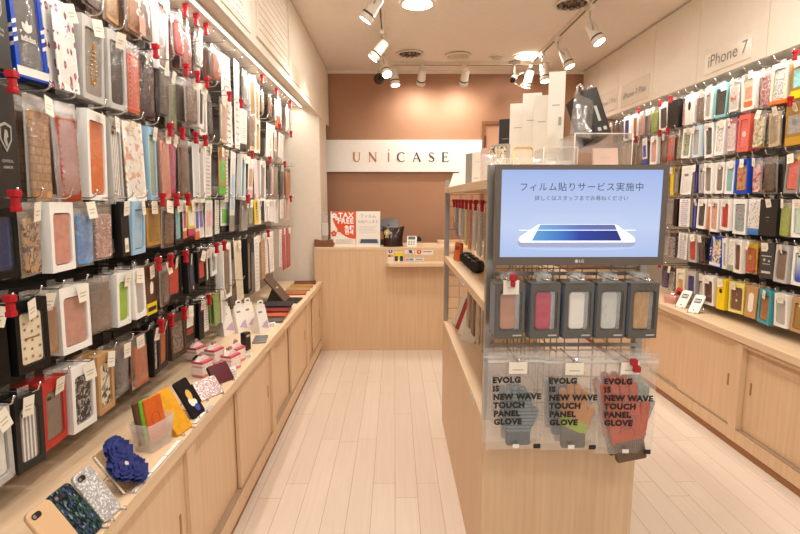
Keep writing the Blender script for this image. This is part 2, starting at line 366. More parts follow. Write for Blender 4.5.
plate('farther small name plate partly behind the black leaning box', 2.03, 4.73, 5.14, 2.31, 2.5, -PI/2, 'iPhone 7 Plus', .063)
WS = plain('f4eee2', .4)
plate('large white framed sheet of pale grey print on overhead cupboard', -.71, 2.1, 2.62, 2.3, 2.76, PI/2, None, 0, WS, 'sparse:white,silver')
plate('small cream plate beside the louvre grille', -.71, 3.67, 3.95, 2.315, 2.44, PI/2, None, 0, WS, 'sparse:cream,silver')
plate('small cream plate second from the louvre grille', -.71, 4.18, 4.46, 2.315, 2.43, PI/2, None, 0, WS, 'sparse:cream,silver')

# ---------------------------------------------------------------- low cabinets and worktops
def cabinet(side, ya, yb, label):
    rz = PI/2 if side == 'L' else -PI/2; X = -.715 if side == 'L' else 2.03; w = yb-ya; dep = (X-XW if side == 'L' else XE-X)-.01
    t = thing('low_cabinet', label, 'cabinet', (X, (ya+yb)/2, 0), rz); W = wood('z'); e = .035
    mb = MB(); mb.box(-w/2, -w/2+e, 0, dep, .05, .655).box(w/2-e, w/2, 0, dep, .05, .655).box(-w/2+e, w/2-e, .002, dep, .05, .125).box(-w/2+e, w/2-e, .004, dep, .635, .655).box(-w/2+e, w/2-e, dep-.02, dep, .125, .635)
    mb.build('carcass', W, t)
    MB().box(-w/2, w/2, .016, dep, 0, .05).build('toe_strip', plain('a9794f', .5), t)
    MB().box(-w/2+e, w/2-e, .006, .05, .123, .131).build('sliding_track', plain('a9917a', .4), t)
    for k, (x0, x1, y, hx) in enumerate(((-w/2+e, .03, .034, -w/2+e+.05), (-.03, w/2-e, .014, w/2-e-.05))):
        dr = MB().box(x0+.002, x1-.002, y, y+.016, .133, .633).build('door', W, t)
        MB().prism(rr(.014, .075, .005, hx, .4), y-.0015, y+.002).build('finger_pull', plain('b08a50', .3, .7), dr)
cabinet('L', .47, 1.675, 'low wooden cabinet with sliding doors under the flower case'); cabinet('L', 1.675, 2.87, 'low wooden cabinet with sliding doors under the yellow folio')
cabinet('L', 2.87, 4.06, 'low wooden cabinet with sliding doors under the tent pouches'); cabinet('L', 4.06, 4.86, 'short low wooden cabinet next to the cash desk')
cabinet('R', 1.68, 2.87, 'low wooden cabinet at photo edge under the kraft box'); cabinet('R', 2.87, 4.06, 'low wooden cabinet with sliding doors under the two white phones')
cabinet('R', 4.06, 5.6, 'low wooden cabinet hidden past the screen')
tag(MB().box(XW+.001, -.705, .47, 4.86, .656, .70).build('worktop', wood('y', 1), bevel=.003), 'long pale wooden worktop carrying flower case, pouches and tablets', 'worktop')
tag(MB().box(2.02, XE-.001, 1.6, 5.6, .661, .705).build('worktop', wood('y', 1), bevel=.003), 'long pale wooden worktop carrying two white phones and pink bin', 'worktop')

# ---------------------------------------------------------------- LED strips
for X, ya, yb, z, lab, sgn in ((-.87, .3, 4.88, 2.353, 'thin glowing white light strip under the louvred cupboards', 1), (2.13, 2.2, 5.5, 2.348, 'light strip tucked under the cupboards with name plates', -1)):
    t = thing('light_strip', lab, 'light', (X, (ya+yb)/2, z)); hl = (yb-ya)/2
    MB().box(-.016, .016, -hl, hl, -.012, 0).build('housing', plain('d8d2c8', .4), t)
    MB().box(-.007, .007, -hl, hl, -.0145, -.0125).build('diffuser', emit('fff6e8', 5), t)
    la = bpy.data.lights.new('strip_light', 'AREA'); la.shape = 'RECTANGLE'; la.size = .012; la.size_y = 2*hl; la.energy = 13.5 if sgn > 0 else 9.5; la.color = (1, .96, .91)
    lo = bpy.data.objects.new('strip_light', la); COL.objects.link(lo); lo.location = (X, (ya+yb)/2, z-.02); lo.rotation_euler = (0, R(-24)*sgn*-1, 0)

# ---------------------------------------------------------------- cash desk
cd = thing('cash_desk', 'pale wooden cash desk with posters on top below the sign', 'cash desk', (.35, 4.866, 0))
MB().box(-1.06, .9, 0, .5, 0, 1.0).box(-1.13, -1.06, 0, .062, 0, 1.0).build('desk_body', wood('z'), cd)
MB().box(-1.06, .9, -.004, .5, 1.0, 1.028).box(-1.13, -1.06, -.004, .062, 1.0, 1.028).build('desk_top', wood('x', 1), cd, bevel=.003)
mb = MB(); pts = rr(1.02, .15, .05, .08, -.075, 6)
led = MB(); led.prism(pts, 0, .032); led.xf(Matrix.Translation((0, 0, .89)) @ Matrix.Rotation(PI/2, 4, 'X').inverted() @ Matrix.Translation((0, 0, .0)))
led.xf(Matrix.Translation((0, 0, 0))).build('ledge', wood('x', 1), cd)
MB().box(.1, .9, .3, .5, 1.028, 1.06).build('raised_edge', wood('x', 1), cd)

def board(name, label, cat, cx, y, z, w, h, parts, lean=.12):
    t = thing(name, label, cat, (cx, y, z), 0, None, -lean); MB().box(-w/2, w/2, 0, .006, 0, h).build('board', plain('f2ece2', .4), t)
    parts(t, w, h); return t
def p_tax(t, w, h):
    n = 14; arc = [(-w/2+w*math.cos(PI/2*i/n)*0, 0) for i in range(0)]
    pts = [(-w/2+.012, h), (w/2, h), (w/2, h*.22)]+[(w/2-(w-.012)*math.sin(PI/2*i/n), h-(h*.78)*math.cos(PI/2*i/n)) for i in range(1, n)]
    MB().flat(pts, -.001).build('orange_field', plain('e0592a', .4), t, fix=False)
    MB().text('TAX', .07, .028, h*.88, -.002, 0, .0025).text('FREE', .07, .024, h*.72, -.002, 0, .0025).text('免税', .045, .06, h*.53, -.002, 0, .002).text('면세', .045, .06, h*.4, -.002, 0, .002).build('white_lettering', plain('fbf7f0', .4), t, fix=False)
    mb = MB()
    for fx, fz, s, mi in ((-.085, .88, .028, 1), (-.06, .8, .02, 1), (-.09, .37, .03, 0), (-.045, .45, .016, 0), (-.1, .08, .022, 0)):
        for k in range(5): a = 2*PI*k/5+PI/2; mb.flat(ell(s*.42, s*.42, fx+s*.6*math.cos(a), h*fz+s*.6*math.sin(a), 8), -.0025, mi)
    mb.build('blossom_marks', [plain('e0592a', .4), plain('fbf7f0', .4)], t, fix=False)
    mb = MB()
    for k in range(4): mb.flat([(-.07, .03+.012*k), (.1-.02*(k % 2), .03+.012*k), (.1-.02*(k % 2), .033+.012*k), (-.07, .033+.012*k)], -.002)
    mb.build('small_print', plain('b9a89a', .5), t, fix=False)
board('poster_board', 'white and orange tax free poster standing on cash desk', 'poster', -.505, 4.93, 1.028, .243, .345, p_tax)
def p_film(t, w, h):
    MB().text('フィルム', .04, 0, h*.86, -.001).text('お貼りします', .034, 0, h*.7, -.001).build('grey_lettering', plain('a59a8e', .5), t, fix=False)
    mb = MB()
    for k in range(5): mb.flat([(-w*.38, h*(.56-.04*k)), (w*.38-.02*(k % 3), h*(.56-.04*k)), (w*.38-.02*(k % 3), h*(.57-.04*k)), (-w*.38, h*(.57-.04*k))], -.001)
    mb.build('small_print', plain('cfc6ba', .5), t, fix=False)
    MB().flat([(-w*.42, h*.07), (w*.46, h*.07), (w*.46, h*.09), (w*.4, h*.22), (-w*.36, h*.22), (-w*.42, h*.09)], -.001).flat([(-w*.34, h*.1), (w*.42, h*.1), (w*.36, h*.21), (-w*.3, h*.21)], -.0015, 1).build('phone_picture', [plain('dcd6cf', .4), plain('4b5a6a', .3)], t, fix=False)
board('poster_board', 'cream film service poster standing beside the orange poster', 'poster', -.26, 4.935, 1.028, .236, .345, p_film)

bg = thing('gift_bag', 'shiny dark brown bag with yellow rosette on cash desk', 'bag', (-.015, 4.95, 1.028), .1)
mb = MB()
G_ = [[None]*7 for _ in range(8)]
for sgn in (-1, 1):
    b = len(mb.v)
    for i in range(8):
        for j in range(7):
            u, v = j/6*2-1, i/7; bulge = .045*(1-u**4)*(1-v**2.2)+.002; mb.v.append((u*(.098+.014*v-.012*v*(1-v)*4), sgn*bulge, v*.185+(.015*abs(u)**2 if i == 7 else 0)))
    for i in range(7):
        for j in range(6): q = b+i*7+j; mb.face((q, q+1, q+8, q+7), 0, True)
mb.build('pouch', plain('3b241b', .18), bg)
mb = MB()
for k in range(12): a = 2*PI*k/12; mb.prism(ell(.012, .012, -.065+.018*math.cos(a), .14+.018*math.sin(a), 8), -.05, -.046)
mb.prism(ell(.013, .013, -.065, .14, 12), -.054, -.05, 1); mb.flat([(-.075, .125), (-.066, .125), (-.072, .085), (-.082, .09)], -.046).flat([(-.064, .125), (-.055, .125), (-.048, .09), (-.058, .085)], -.046)
mb.build('rosette', [plain('e8d889', .5), plain('f4efd8', .5)], bg)
rg = thing('cash_register', 'dark till screen standing behind the brown gift bag', 'cash register', (-.06, 5.12, 1.028))
MB().box(-.1, .1, -.02, .14, 0, .05).build('base', plain('2e2b29', .4), rg)
s0 = MB(); s0.slab(.2, .13, .03, .012, 0, .065, 0); s0.xf(Matrix.Translation((0, .02, .15)) @ Matrix.Rotation(-.5, 4, 'X')).build('screen', plain('5a5651', .25), rg)
MB().cyl((0, .05, .04), (0, .06, .2), .02, .02, 10).build('stand', plain('2e2b29', .4), rg)
tm = thing('payment_terminal', 'small white card terminal on cash desk beside brown bag', 'card terminal', (.165, 4.95, 1.028), -.1)
s0 = MB(); s0.slab(.1, .12, .03, .012, 0, .06, 0); s0.xf(Matrix.Rotation(-.6, 4, 'X')).build('body', plain('e6e0d6', .4), tm)
s0 = MB(); s0.flat(rr(.07, .035, .004, 0, .095), -.001); s0.xf(Matrix.Rotation(-.6, 4, 'X')).build('display', plain('6c726e', .2), tm, fix=False)
s0 = MB()
for i in range(3):
    for j in range(3): s0.flat(rr(.016, .011, .003, -.024+.024*j, .02+.019*i), -.001)
s0.xf(Matrix.Rotation(-.6, 4, 'X')).build('keypad', plain('8b857c', .4), tm, fix=False)
hs = thing('phone_handset', 'small black handset lying behind the white card terminal', 'phone', (.2, 5.13, 1.061), .2)
MB().slab(.15, .035, .03, .012, 0, .0175, 0).build('body', plain('282523', .4), hs); MB().box(-.06, -.03, .001, .028, .034, .05).box(.03, .06, .001, .028, .034, .05).build('cradle', plain('282523', .4), hs)
st = thing('acrylic_stand', 'clear acrylic phone stand on wedge base, end of cash desk', 'display stand', (-.69, 4.95, 1.028))
MB().prism([(-.09, 0), (.09, 0), (.09, .075), (0, .055), (-.09, .075)], -.05, .06).build('base', plain('8a6248', .35), st); MB().slab(.075, .24, .008, .01, 0, .2, .0).build('clear_panel', clear('white', .25, .2, 8.), st)
MB().slab(.06, .13, .009, .01, .012, .17, -.012).build('phone_shell', plain('d9d2c8', .2), st)
# payment stickers below the desk top
def sticker(label, x0, x1, z0, z1, fn):
    t = thing('payment_sticker', label, 'sticker', ((x0+x1)/2, 4.8655, z0)); w, h = x1-x0, z1-z0
    MB().box(-w/2, w/2, -.002, 0, 0, h).build('backing', plain('f0ebe2', .4), t); fn(t, w, h)
def pr_(t, mb, *cols): mb.build('print', [plain(c, .4) for c in cols], t, fix=False)
sticker('white sticker column of blue, orange and white card logos', -.07, -.012, .875, 1.02, lambda t, w, h: pr_(t, MB().flat(ell(.02, .02, 0, .115), -.003, 0).flat(ell(.009, .009, 0, .115), -.0035, 3).flat(rr(.05, .025, .003, 0, .07), -.003, 1).flat(ell(.012, .012, -.01, .07, 14), -.0035, 2).flat(ell(.012, .012, .01, .07, 14), -.0036, 4).flat(rr(.045, .02, .003, 0, .025), -.003, 3), '34509a', 'e8a33c', 'c8403a', 'e4e2dc', 'f0c040'))
sticker('bright yellow sticker with two dark blue cards', -.005, .085, .868, .985, lambda t, w, h: pr_(t, MB().flat([(-w/2, h*.3), (w/2, h*.3), (w/2, h*.95), (-w/2, h*.95)], -.003, 0).flat(rr(.03, .05, .004, -.025, .05), -.0035, 1).flat(rr(.03, .05, .004, .025, .05), -.0035, 1), 'f0d63a', '2e4372'))
sticker('small white sticker with dark blue mark above the ledge', .095, .19, .962, 1.01, lambda t, w, h: pr_(t, MB().flat([(0, .012), (.03, .012), (.02, .04), (-.01, .04)], -.003, 0).flat([(-.04, .01), (.035, .006), (.03, .014)], -.0032, 1), '2f5488', '6f7478'))
sticker('wide white sticker with round orange logo on cash desk', .2, .375, .955, 1.012, lambda t, w, h: pr_(t, MB().flat(ell(.024, .024, -.052, .029), -.003, 0).flat([(-.062, .028), (-.046, .016), (-.046, .04)], -.0035, 1).flat([(-.015, .024), (.07, .024), (.07, .036), (-.015, .036)], -.003, 2), 'd8602f', 'f6efe4', 'a8a29a'))
sticker('row of small blue grey card marks just above the ledge', .1, .285, .893, .925, lambda t, w, h: pr_(t, MB().flat(rr(.04, .02, .004, -.03, .016), -.003, 0).flat(rr(.035, .02, .004, -.072, .016), -.003, 1).flat(rr(.07, .016, .004, .045, .016), -.003, 2), '6a9cc4', 'b4ada4', '8fb0c4'))

# ---------------------------------------------------------------- ceiling fittings
def downlight(x, y, label, kind):
    t = thing('downlight' if kind != 'vent' else 'ceiling_speaker', label, 'ceiling light' if kind != 'vent' else 'ceiling speaker', (x, y, ZC))
    r = .125
    P = lambda q, rad: [(rad*math.cos(2*PI*i/q), rad*math.sin(2*PI*i/q)) for i in range(q)]
    m = MB(); m.ring(P(28, r), P(28, r*.84), 0, .008); m.xf(Matrix.Rotation(-PI/2, 4, 'X') @ Matrix.Translation((0, .0, 0))).xf(Matrix.Translation((0, 0, -.008)))
    m.v = [(a, b, -abs(c)) for a, b, c in m.v]
    m.build('rim', plain('f0e6d8', .4), t)
    if kind == 'lit':
        MB().cyl((0, 0, -.004), (0, 0, -.0015), r*.84, r*.84, 28).build('lens', emit('fff4e2', 9), t)
    elif kind == 'dark':
        m = MB()
        for i in range(10): a = 2*PI*i/10; m.ball((r*.6*math.cos(a), r*.6*math.sin(a), -.005), .02, 6, 4)
        m.build('reflector', plain('8a8178', .2, .9), t); MB().cyl((0, 0, -.005), (0, 0, -.001), r*.83, r*.83, 24).build('bowl', plain('6a5f55', .25, .6), t)
    else:
        MB().cyl((0, 0, -.006), (0, 0, -.001), r*.84, r*.84, 24).build('grille', plain('cfc2ae', .7), t)
downlight(.16, 3.73, 'lit round downlight at the top centre of the ceiling', 'lit'); downlight(1.26, 5.03, 'lit round downlight near the security camera', 'lit')
downlight(.146, 4.97, 'unlit round downlight with metal reflector beside the spot track', 'dark'); downlight(1.24, 3.73, 'unlit round downlight with metal reflector above the white boards', 'dark')
downlight(.605, 5.03, 'flat round beige ceiling speaker above the sign', 'vent')
dt = thing('smoke_detector', 'small white round smoke detector between speaker and lit downlight', 'smoke detector', (.984, 5.06, ZC))
MB().cyl((0, 0, -.012), (0, 0, 0), .07, .075, 24).build('base', plain('eee4d6', .5), dt); MB().cyl((0, 0, -.03), (0, 0, -.012), .035, .05, 20).build('sensor', plain('d8ccbc', .5), dt)
for x, y, e in ((.16, 3.73, 30), (1.26, 5.03, 16), (.16, 2.45, 26), (1.24, 2.45, 26), (.16, 1.15, 26), (1.24, 1.15, 26), (.16, -.2, 24), (1.24, -.2, 24)):  # first two serve the lit downlights; the rest are added lamps without fittings
    la = bpy.data.lights.new('downlight_and_fill_lamp', 'AREA'); la.shape = 'DISK'; la.size = .2; la.energy = e*.43; la.color = (1, .955, .905)
    lo = bpy.data.objects.new('downlight_and_fill_lamp', la); COL.objects.link(lo); lo.location = (x, y, ZC-.012)

def track(label, p0, p1):
    t = thing('lighting_track', label, 'lighting track', p0); v = Vector(p1)-Vector(p0); t.rotation_euler = (0, 0, math.atan2(v.y, v.x)); L = v.length
    MB().box(0, L, -.018, .018, -.03, 0).build('rail', plain('eadfce', .4), t); MB().box(.02, L-.02, -.006, .006, -.0315, -.0295).build('slot', plain('6c6155', .5), t)
    MB().box(-.02, .0, -.02, .02, -.034, 0).box(L, L+.02, -.02, .02, -.034, 0).build('end_cap', plain('f2e9da', .4), t)
TZ = ZC
track('white lighting track running toward the brown wall, dome camera end', (-.1, 2.2, TZ), (-.1, 5.1, TZ)); track('white lighting track running above the white display boards', (1.36, 2.9, TZ), (1.36, 5.15, TZ)); track('white lighting track across the ceiling before the brown wall', (-.02, 5.29, TZ), (1.55, 5.29, TZ))
WHT = plain('f1e8da', .35)
def spot(label, base, head, d, lit=1, energy=10, ang=70, lens=22):
    """track spotlight: adapter on the rail, stem, tilted can"""
    t = thing('track_spotlight', label, 'spotlight', base); b = Vector(base); hd = Vector(head)-b; dv = Vector(d).normalized()
    MB().box(-.016, .016, -.045, .045, -.03, 0).build('adapter', WHT, t)
    MB().tube([(0, 0, -.03), (0, 0, hd.z*.55), tuple(hd)], .006, 8).build('stem', plain('d0c6b8', .3, .4), t)
    MB().tube([tuple(hd-dv*.075), tuple(hd-dv*.07), tuple(hd+dv*.045), tuple(hd+dv*.05), tuple(hd+dv*.085)], [.034, .038, .042, .046, .046], 20).build('lamp_head', WHT, t)
    MB().tube([tuple(hd+dv*.035), tuple(hd+dv*.047)], [.0428, .0468], 20).build('dark_band', plain('5c5249', .4), t)
    MB().cyl(tuple(hd+dv*.0845), tuple(hd+dv*.0865), .039, .039, 20).build('lens', emit('fff2dc', lens) if lit else plain('ddd2c2', .3), t)
    if energy:
        la = bpy.data.lights.new('spot_lamp', 'SPOT'); la.energy = energy*.75; la.spot_size = R(ang); la.spot_blend = .8; la.color = (1, .95, .89); la.shadow_soft_size = .04
        lo = bpy.data.objects.new('spot_lamp', la); COL.objects.link(lo); lo.location = Vector(head)+dv*.1; lo.rotation_euler = dv.to_track_quat('-Z', 'Y').to_euler()
TR = TZ-.03
spot('white spotlight tipped toward packets, nearer end of long track', (-.1, 3.3, TR), (-.14, 3.42, 2.7), (-.55, .1, -.8), 1, 35)
spot('white spotlight in the middle of the long track', (-.1, 4.25, TR), (-.12, 4.22, 2.67), (-.6, -.05, -.75), 1, 35)
spot('bright round spotlight aimed out, beside the small dome camera', (-.1, 4.72, TR), (-.085, 4.78, 2.67), (.2, -.45, -.7), 1, 14, 80)
spot('white spotlight at the very end of the long track', (-.1, 5.0, TR), (.0, 5.08, 2.66), (.1, -.15, -1), 1, 16, 80)
spot('white spotlight washing the brown wall above letters, first on cross track', (.28, 5.29, TR), (.27, 5.2, 2.69), (-.1, .75, -.8), 1, 20, 135, 5)
spot('white spotlight washing the brown wall, second on cross track', (.7, 5.29, TR), (.695, 5.2, 2.69), (-.05, .75, -.8), 1, 20, 135, 5)
spot('white spotlight on cross track beside the security camera', (1.36, 5.29, TR), (1.34, 5.24, 2.68), (-.2, .2, -.9), 1, 26, 80)
spot('bright spotlight closest to the ceiling edge, above clear plates', (1.36, 3.7, TR), (1.44, 3.82, 2.68), (.32, -.28, -.75), 1, 30)
spot('bright spotlight third from the security camera', (1.36, 4.4, TR), (1.46, 4.48, 2.68), (.3, -.2, -.8), 1, 30)
spot('bright spotlight hanging just above the tall white boards', (1.36, 4.85, TR), (1.4, 4.9, 2.66), (.05, -.2, -.9), 1, 20)
# cameras
dc = thing('dome_camera', 'small dark dome camera hanging at the end of track', 'security camera', (-.155, 5.26, ZC))
MB().cyl((0, 0, -.12), (0, 0, 0), .012, .012, 10).build('stem', WHT, dc); MB().ball((0, 0, -.17), .055, 16, 8).build('dome', plain('4a423c', .12), dc); MB().ball((0, -.045, -.175), .016, 10, 6).build('lens', plain('161412', .1), dc)
sc_ = thing('security_camera', 'grey security camera on ceiling stalk with looped cable', 'security camera', (1.2, 5.27, ZC))
MB().cyl((0, 0, -.02), (0, 0, 0), .06, .06, 18).cyl((0, 0, -.13), (0, 0, -.02), .012, .012, 10).build('mount', plain('b8aca0', .4, .3), sc_)
mb = MB(); dv = Vector((-.35, -.8, -.45)).normalized(); c = Vector((0, 0, -.155)); mb.tube([tuple(c-dv*.06), tuple(c+dv*.06)], .032, 14).build('body', plain('a3998e', .4), sc_)
MB().cyl(tuple(c+dv*.06), tuple(c+dv*.085), .026, .026, 14).build('lens', plain('26211e', .15), sc_)
MB().tube([(.03, 0, -.14), (.09, 0, -.1), (.12, .01, -.16), (.06, 0, -.24), (.0, 0, -.2)], .004, 6).build('cable', plain('d8cdbf', .5), sc_)
# ================================================================ the packet walls
HOOKZ = {'L': [2.33, 2.07, 1.785, 1.50, 1.25, 1.005], 'R': [2.265, 2.025, 1.75, 1.505, 1.25, .975]}
ROWS = ['top', 'second', 'third', 'fourth', 'fifth', 'bottom']
WALLN = {'L': 'wall under louvres', 'R': 'wall behind screen'}
FX = {'L': -.95, 'R': 2.17}
LOCKS = {'L': [[2.41, 2.53, 2.70, 3.31, 3.74, 4.12, 4.62], [2.08, 2.34, 2.48, 2.60, 2.92, 3.2, 4.24, 4.6], [1.28, 2.16, 2.28, 2.38, 2.54, 3.4, 3.9, 4.3], [1.25, 2.09, 2.19, 2.31, 3.2, 4.6], [1.20, 2.02, 2.15, 2.28, 2.61, 2.72, 3.7], [1.98, 2.10, 2.23, 2.52]],
         'R': [[2.80, 4.04, 4.20, 4.60], [2.80, 4.05, 4.17, 4.57], [], [], [], [4.03]]}
GRP = {'P': 'phone case packets on hooks', 'B': 'boxed phone cases on hooks', 'C': 'printed cards on hooks', 'K': 'closed case boxes on hooks', 'F': 'folio packets on hooks', 'S': 'boxed phone cases on hooks'}
NAME = {'P': ('phone_case_packet', 'phone case packet'), 'B': ('boxed_phone_case', 'boxed phone case'), 'C': ('hanging_card', 'hanging card'), 'K': ('closed_case_box', 'case box'), 'F': ('folio_packet', 'folio packet'), 'S': ('boxed_phone_case', 'boxed phone case')}
TAGM = plain('f2ead8', .5); INK = plain('bdb4a6', .6); LOCKM = plain('b3202b', .25)
rng = random.Random(11)

def bag_mb(w, h, d, y=0.):
    """pillow of clear film with a flat header"""
    mb = MB(); nx, nz = 4, 6
    rn = random.Random(int(w*9999)+int(h*7777))
    for sg in (-1, 1):
        b = len(mb.v)
        for i in range(nz+1):
            for j in range(nx+1):
                u, v = j/nx*2-1, i/nz; bul = d/2*(1-abs(u)**3)*(min(1, 4*(1-v))*min(1, 6*v)) if 0 < i < nz else 0
                mb.v.append((u*w/2+rn.uniform(-1, 1)*.0012, y+d/2+sg*(bul+.0006)+rn.uniform(-1, 1)*.001, v*h))
        for i in range(nz):
            for j in range(nx): q = b+i*(nx+1)+j; mb.face((q, q+1, q+nx+2, q+nx+1), 0, True)
    return mb
def star(s, cx, cz, n=5): return [(cx+s*(1 if k % 2 == 0 else .45)*math.sin(PI*k/n), cz+s*(1 if k % 2 == 0 else .45)*math.cos(PI*k/n)) for k in range(2*n)]
def decor(t, case, pat, cols, w, h, y, z0):
    """raised or printed marks that belong to single cases and cartons"""
    c = [plain(x, .4) for x in cols if x in HEX] or [plain('grey')]
    zc = z0+h/2; e = .0012
    if pat == 'stars':
        mb = MB(); r = random.Random(3)
        for i in range(5):
            for j in range(3): mb.flat(star(.0055, -w*.3+w*.3*j+r.uniform(-.004, .004), z0+h*(.12+.18*i)+r.uniform(-.006, .006)), y-e)
        mb.flat([(-w*.34, zc-.002), (w*.34, zc-.002), (w*.34, zc+.002), (-w*.34, zc+.002)], y-e); mb.build('gold_stars', plain('b98e3c', .3, .6), case, fix=False)
    elif pat == 'studs':
        mb = MB()
        for i in range(13):
            z = z0+.008+(h-.016)*i/12
            for x in (-w/2+.006, w/2-.006): mb.box(x-.002, x+.002, y-.002, y, z-.003, z+.003)
        for i in range(6):
            x = -w/2+.012+(w-.024)*i/5
            for z in (z0+.008, z0+h-.008): mb.box(x-.003, x+.003, y-.002, y, z-.002, z+.002)
        mb.build('stud_trim', plain('d5a548', .25, .8), case)
    elif pat == 'beads':
        mb = MB()
        for i in range(26): a = 2*PI*i/26; mb.ball((.002+.02*math.sin(a)*(.55-.45*math.cos(a)), y-.003, zc-.002+.062*math.cos(a)), .0034, 6, 4)
        mb.build('gold_chain', plain('d8a23c', .25, .8), case)
    elif pat == 'bow':
        MB().prism([(-.022, zc+.014), (-.003, zc+.004), (.003, zc+.004), (.022, zc+.014), (.022, zc-.014), (.003, zc-.004), (-.003, zc-.004), (-.022, zc-.014)], y-.004, y-e).build('orange_bow', plain('e8622c', .4), case)
    elif pat in ('oval', 'oval2', 'oval3'):
        col = {'oval': '262322', 'oval2': '6f6a66', 'oval3': 'f0e8da'}[pat]; P = ell(.016, .032, 0, z0+h*.62) if pat == 'oval' else rr(.045, .018, .009, 0, z0+h*.68) if pat == 'oval2' else rr(.04, h*.62, .02, 0, zc, 6)
        MB().flat(P, y-e).build('oval_mark', plain(col, .4), case, fix=False)
    elif pat in ('badge', 'badge2', 'badge3'):
        mb = MB()
        if pat == 'badge': mb.flat([(-w/2, z0+.004), (w/2, z0+.004), (w/2, z0+.05), (-w/2, z0+.05)], y-e, 1).flat(rr(.03, .05, .014, 0, z0+h*.55), y-e, 2).flat([(-w*.4, z0+.018), (w*.4, z0+.018), (w*.4, z0+.034), (-w*.4, z0+.034)], y-2*e, 3)
        elif pat == 'badge2': mb.flat(ell(.016, .016, 0, zc), y-e, 2).flat(ell(.011, .011, 0, zc), y-2*e, 1)
        else: mb.flat(ell(.015, .015, 0, zc+h*.12), y-e, 1).flat(ell(.006, .006, 0, zc+h*.12), y-2*e, 3)
        mb.build('printed_badge', [c[0], c[-1], plain('f3ece0', .4), plain('2a2522', .4)], case, fix=False)
    elif pat == 'dots3':
        MB().flat(ell(.004, .004, 0, z0+h*.7), y-e).flat(ell(.008, .008, 0, z0+h*.42), y-e).build('printed_dots', plain('f2ead8', .4), case, fix=False)
    elif pat == 'vtext':
        mb = MB()
        for i in range(7): mb.flat([(-.014, z0+h*(.2+.105*i)), (.014, z0+h*(.2+.105*i)), (.014, z0+h*(.2+.105*i)+.008), (-.014, z0+h*(.2+.105*i)+.008)], y-e)
        mb.build('letter_marks', plain('2a2620', .5), case, fix=False)
    elif pat in ('smalltext', 'whitetext'):
        mb = MB()
        if pat == 'smalltext': mb.flat([(-.014, zc), (.014, zc), (.014, zc+.004), (-.014, zc+.004)], y-e).flat([(-.008, zc-.02), (.008, zc-.02), (.008, zc-.018), (-.008, zc-.018)], y-e)
        else:
            mb.flat(ell(.009, .009, -w*.15, zc+.005), y-e).flat(ell(.007, .007, w*.2, zc), y-e)
            for k, (wz, hh) in enumerate(((.72, .006), (.55, .004), (.68, .014))): mb.flat([(-w*wz/2, z0+h*(.62, .4, .14)[k]), (w*wz/2, z0+h*(.62, .4, .14)[k]), (w*wz/2, z0+h*(.62, .4, .14)[k]+hh), (-w*wz/2, z0+h*(.62, .4, .14)[k]+hh)], y-e)
        mb.build('print_marks', plain('c0a878' if pat == 'smalltext' else 'c9c4bc', .4), case, fix=False)
    elif pat == 'redfoot':
        MB().flat([(-w*.3, z0+h*.42), (w*.3, z0+h*.42), (w*.3, z0+h*.95), (-w*.3, z0+h*.95)], y-e, 1).flat([(-w*.3, z0+h*.22), (w*.3, z0+h*.22), (w*.3, z0+h*.38), (-w*.3, z0+h*.38)], y-e, 0).build('printed_strip', [plain('a83a32', .4), plain('f0e9de', .4)], case, fix=False)
    elif pat == 'dot':
        MB().flat(ell(.013, .013, 0, z0+h*.78), y-e).build('magenta_dot', plain('c83a86', .4), case, fix=False)
    elif pat in ('navy', 'edge'):
        mb = MB()
        if pat == 'navy': mb.flat([(-w*.28, z0+h*.2), (w*.28, z0+h*.2), (w*.28, z0+h*.8), (-w*.28, z0+h*.8)], y-e).flat(ell(.008, .008, w*.1, z0+h*.1), y-e, 1)
        else: mb.flat([(w*.3, z0+h*.06), (w*.34, z0+h*.06), (w*.34, z0+h*.8), (w*.3, z0+h*.8)], y-e)
        mb.build('printed_panel', [plain('33405f' if pat == 'navy' else '2c5fb8', .4), plain('e8e2d8', .4)], case, fix=False)
    elif pat == 'crest':
        k = h*.22; mb = MB(); zz = zc+h*.08
        sh = [(-.32*k, .42*k), (0, .55*k), (.32*k, .42*k), (.3*k, -.1*k), (0, -.55*k), (-.3*k, -.1*k)]
        mb.ring([(a, zz+b) for a, b in sh], [(a*.82, zz+b*.82) for a, b in sh], y-e*1.5, y-e*.5)
        mb.flat([(-.12*k, zz-.1*k), (-.04*k, zz+.28*k), (.1*k, zz+.25*k), (.14*k, zz+.02*k), (.04*k, zz-.05*k), (.1*k, zz-.3*k), (0, zz-.36*k)], y-e)
        mb.text('CRYSTAL', .0095, 0, zc-h*.115, y-e, 0, .0003).text('ARMOR', .0095, 0, zc-h*.165, y-e, 0, .0003)
        mb.build('crest_print', plain('aaa59c', .4), case, fix=False)
    elif pat == 'trefoil':
        mb = MB(); k = w*.29
        for a in (-.62, 0, .62):
            lf = [(x*math.cos(a)+z*math.sin(a), -x*math.sin(a)+z*math.cos(a)) for x, z in [(0, 0), (.3*k, .45*k), (.33*k, .8*k), (.16*k, 1.15*k), (0, 1.3*k), (-.16*k, 1.15*k), (-.33*k, .8*k), (-.3*k, .45*k)]]
            mb.flat([(x, zc-.006+z) for x, z in lf], y-e*(1+.1*a))
        mb.text('adidas', .022, 0, zc-.02, y-e, 0, .0008)
        mb.build('trefoil_print', plain('e8e4dc', .4), case, fix=False)

